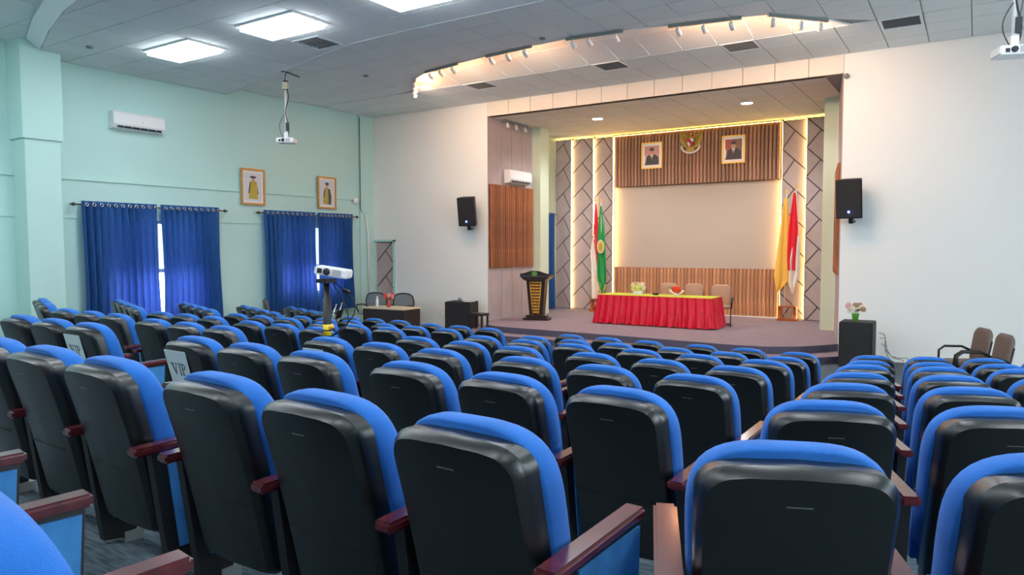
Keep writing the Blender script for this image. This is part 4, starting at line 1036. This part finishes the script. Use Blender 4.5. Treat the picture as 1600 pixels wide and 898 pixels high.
chrome_chair('chrome-legged black folding chair beyond the projector stand', (-12.05, 11.10, 0), math.radians(-60))
visitor_chair('brown-backed chair among the far seats below the far curtain', (-13.55, 10.95, 0), math.radians(150), None, 'taupe_dark', 'taupe_dark')
# two swivel chairs by the right wall
for lb, x, y, rz in (('taupe armchair by the white wall, left one of the two', -0.12, 12.4, -1.15), ('taupe armchair by the white wall, right one of the two', 0.12, 11.75, -1.2)):
    visitor_chair(lb, (x, y, 0), rz, 'taupe armchairs by the white wall', 'taupe_dark', 'taupe_dark')

# ------------------------------------------------------------------ projectors
def projector_body(t, w_=0.31, d=0.24, h=0.085, T=Matrix.Identity(4)):
    MB().box(-w_ / 2, w_ / 2, -d / 2, d / 2, 0, h, T=T).obj('housing', M['white_plastic'], t, bevel=0.012)
    MB().lathe([(0.035, 0), (0.032, 0.02), (0.02, 0.022)], 14, T=T @ Matrix.Translation((-0.04, -d / 2, h / 2)) @ Matrix.Rotation(PI / 2, 4, 'X')).obj('lens', M['dark_slot'], t)
    MB().box(-0.13, -0.085, -d / 2 - 0.003, -d / 2, 0.02, 0.065, T=T).obj('lens_cover', M['dark_slot'], t)
    for k in range(8): MB().box(0.015 + k * 0.011, 0.020 + k * 0.011, -d / 2 - 0.003, -d / 2 + 0.002, 0.015, h - 0.015, T=T).obj('grille_slot', M['vent'], t)
gz = floor_z(-5.30, 4.87)
t = thing('projector', 'white projector tilted on top of the black floor stand', 'projector', (-5.24, 4.90, -0.285 + Z0), math.radians(33))
projector_body(t, 0.32, 0.24, 0.085, Matrix.Rotation(math.radians(9), 4, 'Y'))
t = thing('projector_stand', 'black floor stand with yellow label in the aisle', 'stand', (-5.30, 4.87, gz + Z0))
H = -0.30 - gz
MB().tube([(0, 0, 0.10), (0, 0, H - 0.05)], 0.030, 10).obj('pole', M['black_metal'], t)
MB().tube([(0, 0, 0.55), (0, 0, H - 0.2)], 0.040, 10).obj('outer_tube', M['black_metal'], t)
MB().box(-0.07, 0.07, -0.07, 0.07, H - 0.05, H - 0.01).obj('top_plate', M['black_metal'], t)
for k in range(3):
    a = 2 * PI * k / 3 + 0.5; MB().tube([(0, 0, 0.45), (0.34 * math.cos(a), 0.34 * math.sin(a), 0.04)], 0.013, 7).obj('leg', M['black_metal'], t)
MB().lathe([(0.043, 0.86), (0.043, 0.97)], 12).obj('yellow_label', M['label_yellow'], t)
MB().lathe([(0.0445, 0.905), (0.0445, 0.92)], 12).obj('label_stripe', M['dark_slot'], t)
MB().tube([(0.0, 0, 0.93), (0.07, 0, 0.95)], [0.012, 0.028], 8).obj('knob', M['gold'], t)
cb_ = MB(); pts = [(0.10 - 0.02 * math.cos(3 * a) * 0 + 0.0, 0.0, 0) for a in (0,)]
for k in range(2):
    p = [(0.04 + 0.24 * math.sin(PI * i / 10) * (1 - 0.3 * k), 0.01, H - 0.02 - 0.55 * (i / 10) - 0.10 * k * math.sin(PI * i / 10)) for i in range(11)]
    cb_.tube(p, 0.006, 5)
tag(cb_.obj('power_cable', M['black_metal'], None, (-5.30, 4.87, gz + Z0), (0, 0, 0.5)), 'black cable looping down beside the projector stand', 'cable')
tag(MB().box(-0.035, 0.035, -0.02, 0.02, 0, 0.035).obj('power_adapter', M['black_metal'], None, (-5.15, 4.98, -0.45 + Z0), (0.3, 0.4, 0.5), bevel=0.006), 'small black adapter hanging under the white projector', 'adapter')

def ceiling_projector(label, loc, zt, rz):
    x, y, z = loc
    t = thing('ceiling_projector', label, 'projector', (x, y, z + Z0), rz, 'projectors hung from the ceiling')
    projector_body(t, 0.36, 0.28, 0.10)
    L = zt - z
    MB().box(-0.04, 0.04, -0.04, 0.04, 0.10, 0.22).obj('mount', M['white_plastic'], t)
    MB().tube([(0, 0, 0.2), (0, 0, L * 0.80)], 0.026, 10).obj('pole', M['white_plastic'], t)
    MB().tube([(0, 0, L * 0.78), (0, 0, L)], 0.018, 8).obj('upper_pole', M['white_plastic'], t)
    MB().box(-0.06, 0.05, -0.06, 0.05, L * 0.74, L * 0.84).obj('junction_box', M['flower_cream'], t, bevel=0.01)
    MB().lathe([(0.05, L * 0.735), (0.05, L * 0.75)], 10).obj('clamp', M['black_metal'], t)
    MB().lathe([(0.05, L * 0.84), (0.05, L * 0.86)], 10).obj('clamp', M['black_metal'], t)
    c_ = MB(); c_.tube([(0.03 + 0.03 * math.sin(i * 0.9), -0.03, 0.12 + (L - 0.14) * i / 14) for i in range(15)], 0.010, 5)
    c_.tube([(-0.03 - 0.10 * math.sin(PI * i / 8), -0.04, 0.08 + 0.5 * i / 8) for i in range(9)], 0.006, 5)
    c_.obj('cable', M['black_metal'], t)
    MB().box(0.0, 0.06, -0.05, 0.0, 0.25, 0.42).obj('cable_wrap', M['black_metal'], t)
    cr = MB(); cr.tube([(-0.45, -0.1, L - 0.012), (0, 0, L - 0.02), (0.15, 0.5, L - 0.012)], 0.014, 5); cr.obj('ceiling_cable', M['black_metal'], t)
ceiling_projector('white projector hanging on a pole before the mint wall', (-12.05, 10.05, 2.14), ZC, math.radians(35))
ceiling_projector('white projector hanging at the right edge, cut by the frame', (0.28, 9.85, 2.10), ZC, math.radians(20))

# cable, white tube and small fixtures in the corner
t = MB().tube([(XL + 0.075, 14.45, 3.55 + Z0), (XL + 0.075, 14.45, 1.05 + Z0), (XL + 0.09, 14.5, 0.95 + Z0)], 0.010, 6)
tag(t.obj('corner_cable', M['black_metal']), 'thin dark cable running down the corner pilaster', 'cable')
tag(MB().tube([(XL + 0.10, 14.62, 0.95 + Z0), (XL + 0.12, 14.70, 0.3 + Z0), (XL + 0.10, 14.72, -1.4 + Z0)], 0.03, 8).obj('white_tube', M['white_plastic']), 'white vertical tube in the corner by the side door', 'pipe')
tag(MB().lathe([(0.05, 0), (0.07, 0.03), (0.06, 0.14), (0.03, 0.15)], 12).obj('corner_sensor', M['white_plastic'], None, (XL + 0.13, 14.22, 1.18 + Z0)), 'small white sensor on the wall beside the dark cable', 'sensor')
tag(MB().ball((0, 0, 0), 0.05).obj('jamb_sensor', M['track'], None, (JR + 0.05, YF - 0.04, 3.2 + Z0)), 'small grey sensor at the upper right stage corner', 'sensor')

# ------------------------------------------------------------------ auditorium seats
def outline(wb, wt, h, r, arch, rb=0.04):
    pts = []
    def arcp(cx_, cz_, rr, a0, a1, n):
        for k in range(n + 1): a = a0 + (a1 - a0) * k / n; pts.append((cx_ + rr * math.cos(a), cz_ + rr * math.sin(a)))
    pts.append((0, 0)); arcp(wb / 2 - rb, rb, rb, -PI / 2, 0, 3)
    for k in range(1, 4): q = k / 4; pts.append((wb / 2 + (wt / 2 - wb / 2) * math.sin(q * PI / 2), rb + (h - r - rb) * q))
    arcp(wt / 2 - r, h - r, r, 0, PI / 2 * 0.86, 6)
    for x in (0.62, 0.35): pts.append((x * (wt / 2 - r * 0.4), h + arch * (1 - x * x) * 0.8 - 0.0))
    pts.append((0, h + arch))
    m = [(-x, z) for x, z in pts[1:-1]][::-1]
    return pts + m
def back_y(z, h=0.90):           # recline with a gentle lumbar curve (z above floor)
    q = (h - z) / 0.72
    return 0.185 * q + 0.012 * math.sin(q * PI)
def loft(o, rings, zc, wc_curve=0.0, z0=0.18):
    """rings: (sx, sz, depth). depth positive = to the rear (-y)"""
    n = len(o); v = []; f = []
    for sx, sz, d in rings:
        for x, z in o:
            zz = z0 + zc + (z - zc) * sz; xx = x * sx
            v.append((xx, back_y(zz) - d + wc_curve * (xx / 0.24) ** 2, zz))
    for i in range(len(rings) - 1):
        for k in range(n): f.append((i * n + k, i * n + (k + 1) % n, (i + 1) * n + (k + 1) % n, (i + 1) * n + k))
    f.append(tuple(range(n))[::-1]); f.append(tuple(range((len(rings) - 1) * n, len(rings) * n)))
    return v, f
osh = outline(0.435, 0.450, 0.718, 0.078, 0.010)
v, f = loft(osh, [(0.05, 0.05, 0.060), (0.5, 0.5, 0.060), (0.82, 0.88, 0.060), (0.915, 0.942, 0.0585), (0.978, 0.980, 0.040), (1.0, 1.0, 0.022), (1.0, 1.0, 0.0), (1.0, 1.0, -0.034), (0.97, 0.98, -0.040)], 0.34, 0.022, z0=0.135)
me_shell = pyd('back_shell', v, f, True); me_shell.set_sharp_from_angle(angle=math.radians(24)); me_shell.materials.append(M['shell'])
ocu = [(0, 0), (0.12, 0), (0.20, 0.02), (0.222, 0.12), (0.228, 0.24), (0.233, 0.36), (0.236, 0.45)]
ocu += [(0.237 * math.cos(math.radians(a)) ** 0.62, 0.50 + 0.207 * math.sin(math.radians(a)) ** 0.68) for a in (0, 4, 10, 18, 27, 36, 45, 54, 62, 70, 78, 84)] + [(0, 0.707)]
ocu += [(-x, z) for x, z in ocu[1:-1]][::-1]
ocu = [(x, max(z, 0.10)) for x, z in ocu]
v, f = loft(ocu, [(0.97, 0.975, -0.030), (1.0, 1.0, -0.040), (1.015, 1.010, -0.070), (1.01, 1.005, -0.108), (0.95, 0.97, -0.134), (0.80, 0.86, -0.142), (0.4, 0.5, -0.130), (0.05, 0.05, -0.125)], 0.40, 0.020)
me_cush = pyd('back_cushion', v, f, True); me_cush.materials.append(M['blue'])
# label slot near the top of the shell
mb = MB(); mb.box(-0.028, 0.028, back_y(0.771) - 0.0635, back_y(0.771) - 0.052, 0.770, 0.773); me_slot = mb.mesh('handle_slot'); me_slot.materials.append(M['slot'])
mb = MB(); mb.box(-0.17, 0.17, back_y(0.42) - 0.0625, back_y(0.42) - 0.054, 0.4185, 0.421); me_seam = mb.mesh('shell_seam'); me_seam.materials.append(M['black_metal'])
# folded seat
b2 = bmesh.new(); bmesh.ops.create_cube(b2, size=1)
for q in b2.verts: q.co = Vector((q.co.x * 0.44, q.co.y * 0.10, q.co.z * 0.34))
bmesh.ops.bevel(b2, geom=list(b2.edges), offset=0.035, segments=3, affect='EDGES')
bmesh.ops.transform(b2, matrix=Matrix.Translation((0, 0.315, 0.335)) @ Matrix.Rotation(0.12, 4, 'X'), verts=b2.verts)
me_seat = bpy.data.meshes.new('seat_cushion'); b2.to_mesh(me_seat); b2.free(); me_seat.materials.append(M['blue'])
me_seat.polygons.foreach_set('use_smooth', [True] * len(me_seat.polygons))
mb = MB(); mb.box(-0.20, 0.20, 0.0, 0.012, -0.15, 0.15, T=Matrix.Translation((0, 0.363, 0.33)) @ Matrix.Rotation(0.12, 4, 'X')); me_pan = mb.mesh('seat_pan'); me_pan.materials.append(M['shell'])
AX = 0.281
def arm_meshes(s):
    b3 = bmesh.new(); bmesh.ops.create_cube(b3, size=1)
    for q in b3.verts: q.co = Vector((q.co.x * 0.072 + s * AX, q.co.y * 0.53 + 0.285, q.co.z * 0.036 + 0.545 - (0.012 if q.co.y < 0 else 0)))
    bmesh.ops.bevel(b3, geom=list(b3.edges), offset=0.009, segments=2, affect='EDGES')
    a = bpy.data.meshes.new('armrest'); b3.to_mesh(a); b3.free(); a.materials.append(M['maroon'])
    m_ = MB(); x = s * AX
    m_.prism([(0.06, -0.03), (0.16, -0.05), (0.44, 0.30), (0.44, 0.525), (0.06, 0.525)][:0] or [(0.16, 0.0), (0.30, -0.02), (0.33, 0.10), (0.51, 0.16), (0.53, 0.524), (0.09, 0.524)], x - 0.022, x + 0.022, 'x')
    p = m_.mesh('side_frame'); p.materials.append(M['black_metal'])
    fb = MB()
    for k in (-1, 1): fb.prism([(0.20, 0.10), (0.32, 0.10), (0.50, 0.17), (0.52, 0.51), (0.15, 0.51)], x + k * 0.022, x + k * 0.030, 'x')
    fbm = fb.mesh('fabric_panel'); fbm.materials.append(M['blue_panel'])
    fo = MB().box(x - 0.032, x + 0.032, 0.25, 0.34, -0.04, 0.012).mesh('foot_plate'); fo.materials.append(M['foot'])
    return a, p, fbm, fo
ARM = {s: arm_meshes(s) for s in (-1, 1)}
def bare_link(name, me, parent): 
    o = bpy.data.objects.new(name, me); o.parent = parent; C.objects.link(o); return o
def seat(g, r, j, label, arms):
    (x, y, z), a = seat_pos(g, r, j)
    t = thing('auditorium_seat', label, 'seat', (x, y, z + Z0), a, 'blue auditorium seats with black backs')
    bare_link('back_shell', me_shell, t); bare_link('back_cushion', me_cush, t)
    bare_link('handle_slot', me_slot, t); bare_link('shell_seam', me_seam, t)
    bare_link('seat_cushion', me_seat, t); bare_link('seat_pan', me_pan, t)
    for s in arms:
        am, p, fb, fo = ARM[s]
        bare_link('armrest', am, t); q = bare_link('side_frame', p, t); bare_link('fabric_panel', fb, q); bare_link('foot_plate', fo, t)
    return t
ROWN = {-1: 'row beside the camera', 0: 'row nearest the camera', 1: 'second row from the camera', 2: 'third row from the camera', 3: 'fourth row from the camera', 4: 'third row from the stage', 5: 'second row from the stage', 6: 'front row by the stage'}
BN = {'M2': 'right centre trio', 'M1': 'left centre trio at the aisle', 'L1': 'trio left of the aisle', 'L2': 'second trio left of the aisle', 'L3': 'angled wing by the curtains', 'R1': 'right block'}
PN = {3: ('rightmost', 'middle', 'leftmost'), 4: ('rightmost', 'second from right', 'third from right', 'leftmost')}
PR = ('leftmost', 'second from left', 'third from left', 'fourth from left')
for r in range(-1, 7):
    for g, (x0, yo, a, dr_, n, sg) in BL.items():
        if r == -1 and g != 'M2': continue
        if r == 0 and g in ('L1', 'L2', 'L3'): continue
        if r == 1 and g in ('L2', 'L3'): continue
        for j in range(n):
            if g == 'R1' and r < 1 and j > 1: continue
            if g == 'R1' and r < 4 and j > 2: continue
            if g == 'L3' and r == 2 and j == 3: continue
            if sg < 0: arms = (1, -1) if j == 0 else (-1,)
            else: arms = (-1, 1) if j == 0 else (1,)
            pn = PR[j] if g == 'R1' else PN[n][j]
            t = seat(g, r, j, 'blue seat, %s of %s, %s' % (pn, BN[g], ROWN[r]), arms)
            if r == -1 and j == 2:
                MB().box(-AX - 0.02, -AX + 0.045, 0.10, 0.40, 0.22, 0.47).obj('folded_tablet', M['maroon'], t)

# VIP notices taped on four backs
def glyphs():
    V = [[(-0.095, 0.04), (-0.055, 0.04), (-0.055, 0.034), (-0.064, 0.034), (-0.044, -0.022), (-0.026, 0.034), (-0.036, 0.034), (-0.036, 0.04), (-0.008, 0.04), (-0.008, 0.034), (-0.017, 0.034), (-0.043, -0.04), (-0.050, -0.04), (-0.084, 0.034), (-0.095, 0.034)]]
    I = [rect(0.004, 0.034, 0.034, 0.04), rect(0.013, -0.034, 0.025, 0.034), rect(0.004, -0.04, 0.034, -0.034)]
    P = [rect(0.042, 0.034, 0.06, 0.04), rect(0.048, -0.034, 0.060, 0.034), rect(0.042, -0.04, 0.070, -0.034),
         [(0.060, 0.04), (0.080, 0.04), (0.092, 0.032), (0.096, 0.020), (0.092, 0.008), (0.080, 0.0), (0.060, 0.0), (0.060, 0.006), (0.076, 0.006), (0.083, 0.012), (0.085, 0.020), (0.083, 0.028), (0.076, 0.034), (0.060, 0.034)]]
    return V + I + P
def vip(g, r, j, label, dx=-0.05):
    (x, y, z), a = seat_pos(g, r, j)
    t = thing('paper_notice', label, 'paper', (x, y, z + Z0), a, 'VIP notices taped to seat backs')
    zc = 0.69; yc = back_y(zc) - 0.0645; T = Matrix.Translation((dx, yc, zc)) @ Matrix.Rotation(math.atan(0.185 / 0.72), 4, 'X')
    MB().box(-0.125, 0.125, -0.0035, 0.0, -0.115, 0.115, T=T).obj('sheet', M['paper'], t)
    mb = MB()
    for p in glyphs(): mb.prism([(px * 0.88, pz * 1.05 - 0.015) for px, pz in p], -0.0045, -0.003, 'y', T=T)
    mb.obj('lettering', M['ink'], t)
vip('L1', 1, 0, 'white VIP paper taped on a seat back left of the aisle')
vip('M1', 1, 2, 'white VIP paper taped on the seat back at the right side of the aisle')
vip('M1', 2, 2, 'white VIP paper mostly hidden behind a nearer seat, below the projector stand')
vip('M1', 0, 2, 'white VIP paper on the seat back at the far left edge of the photo', -0.16)
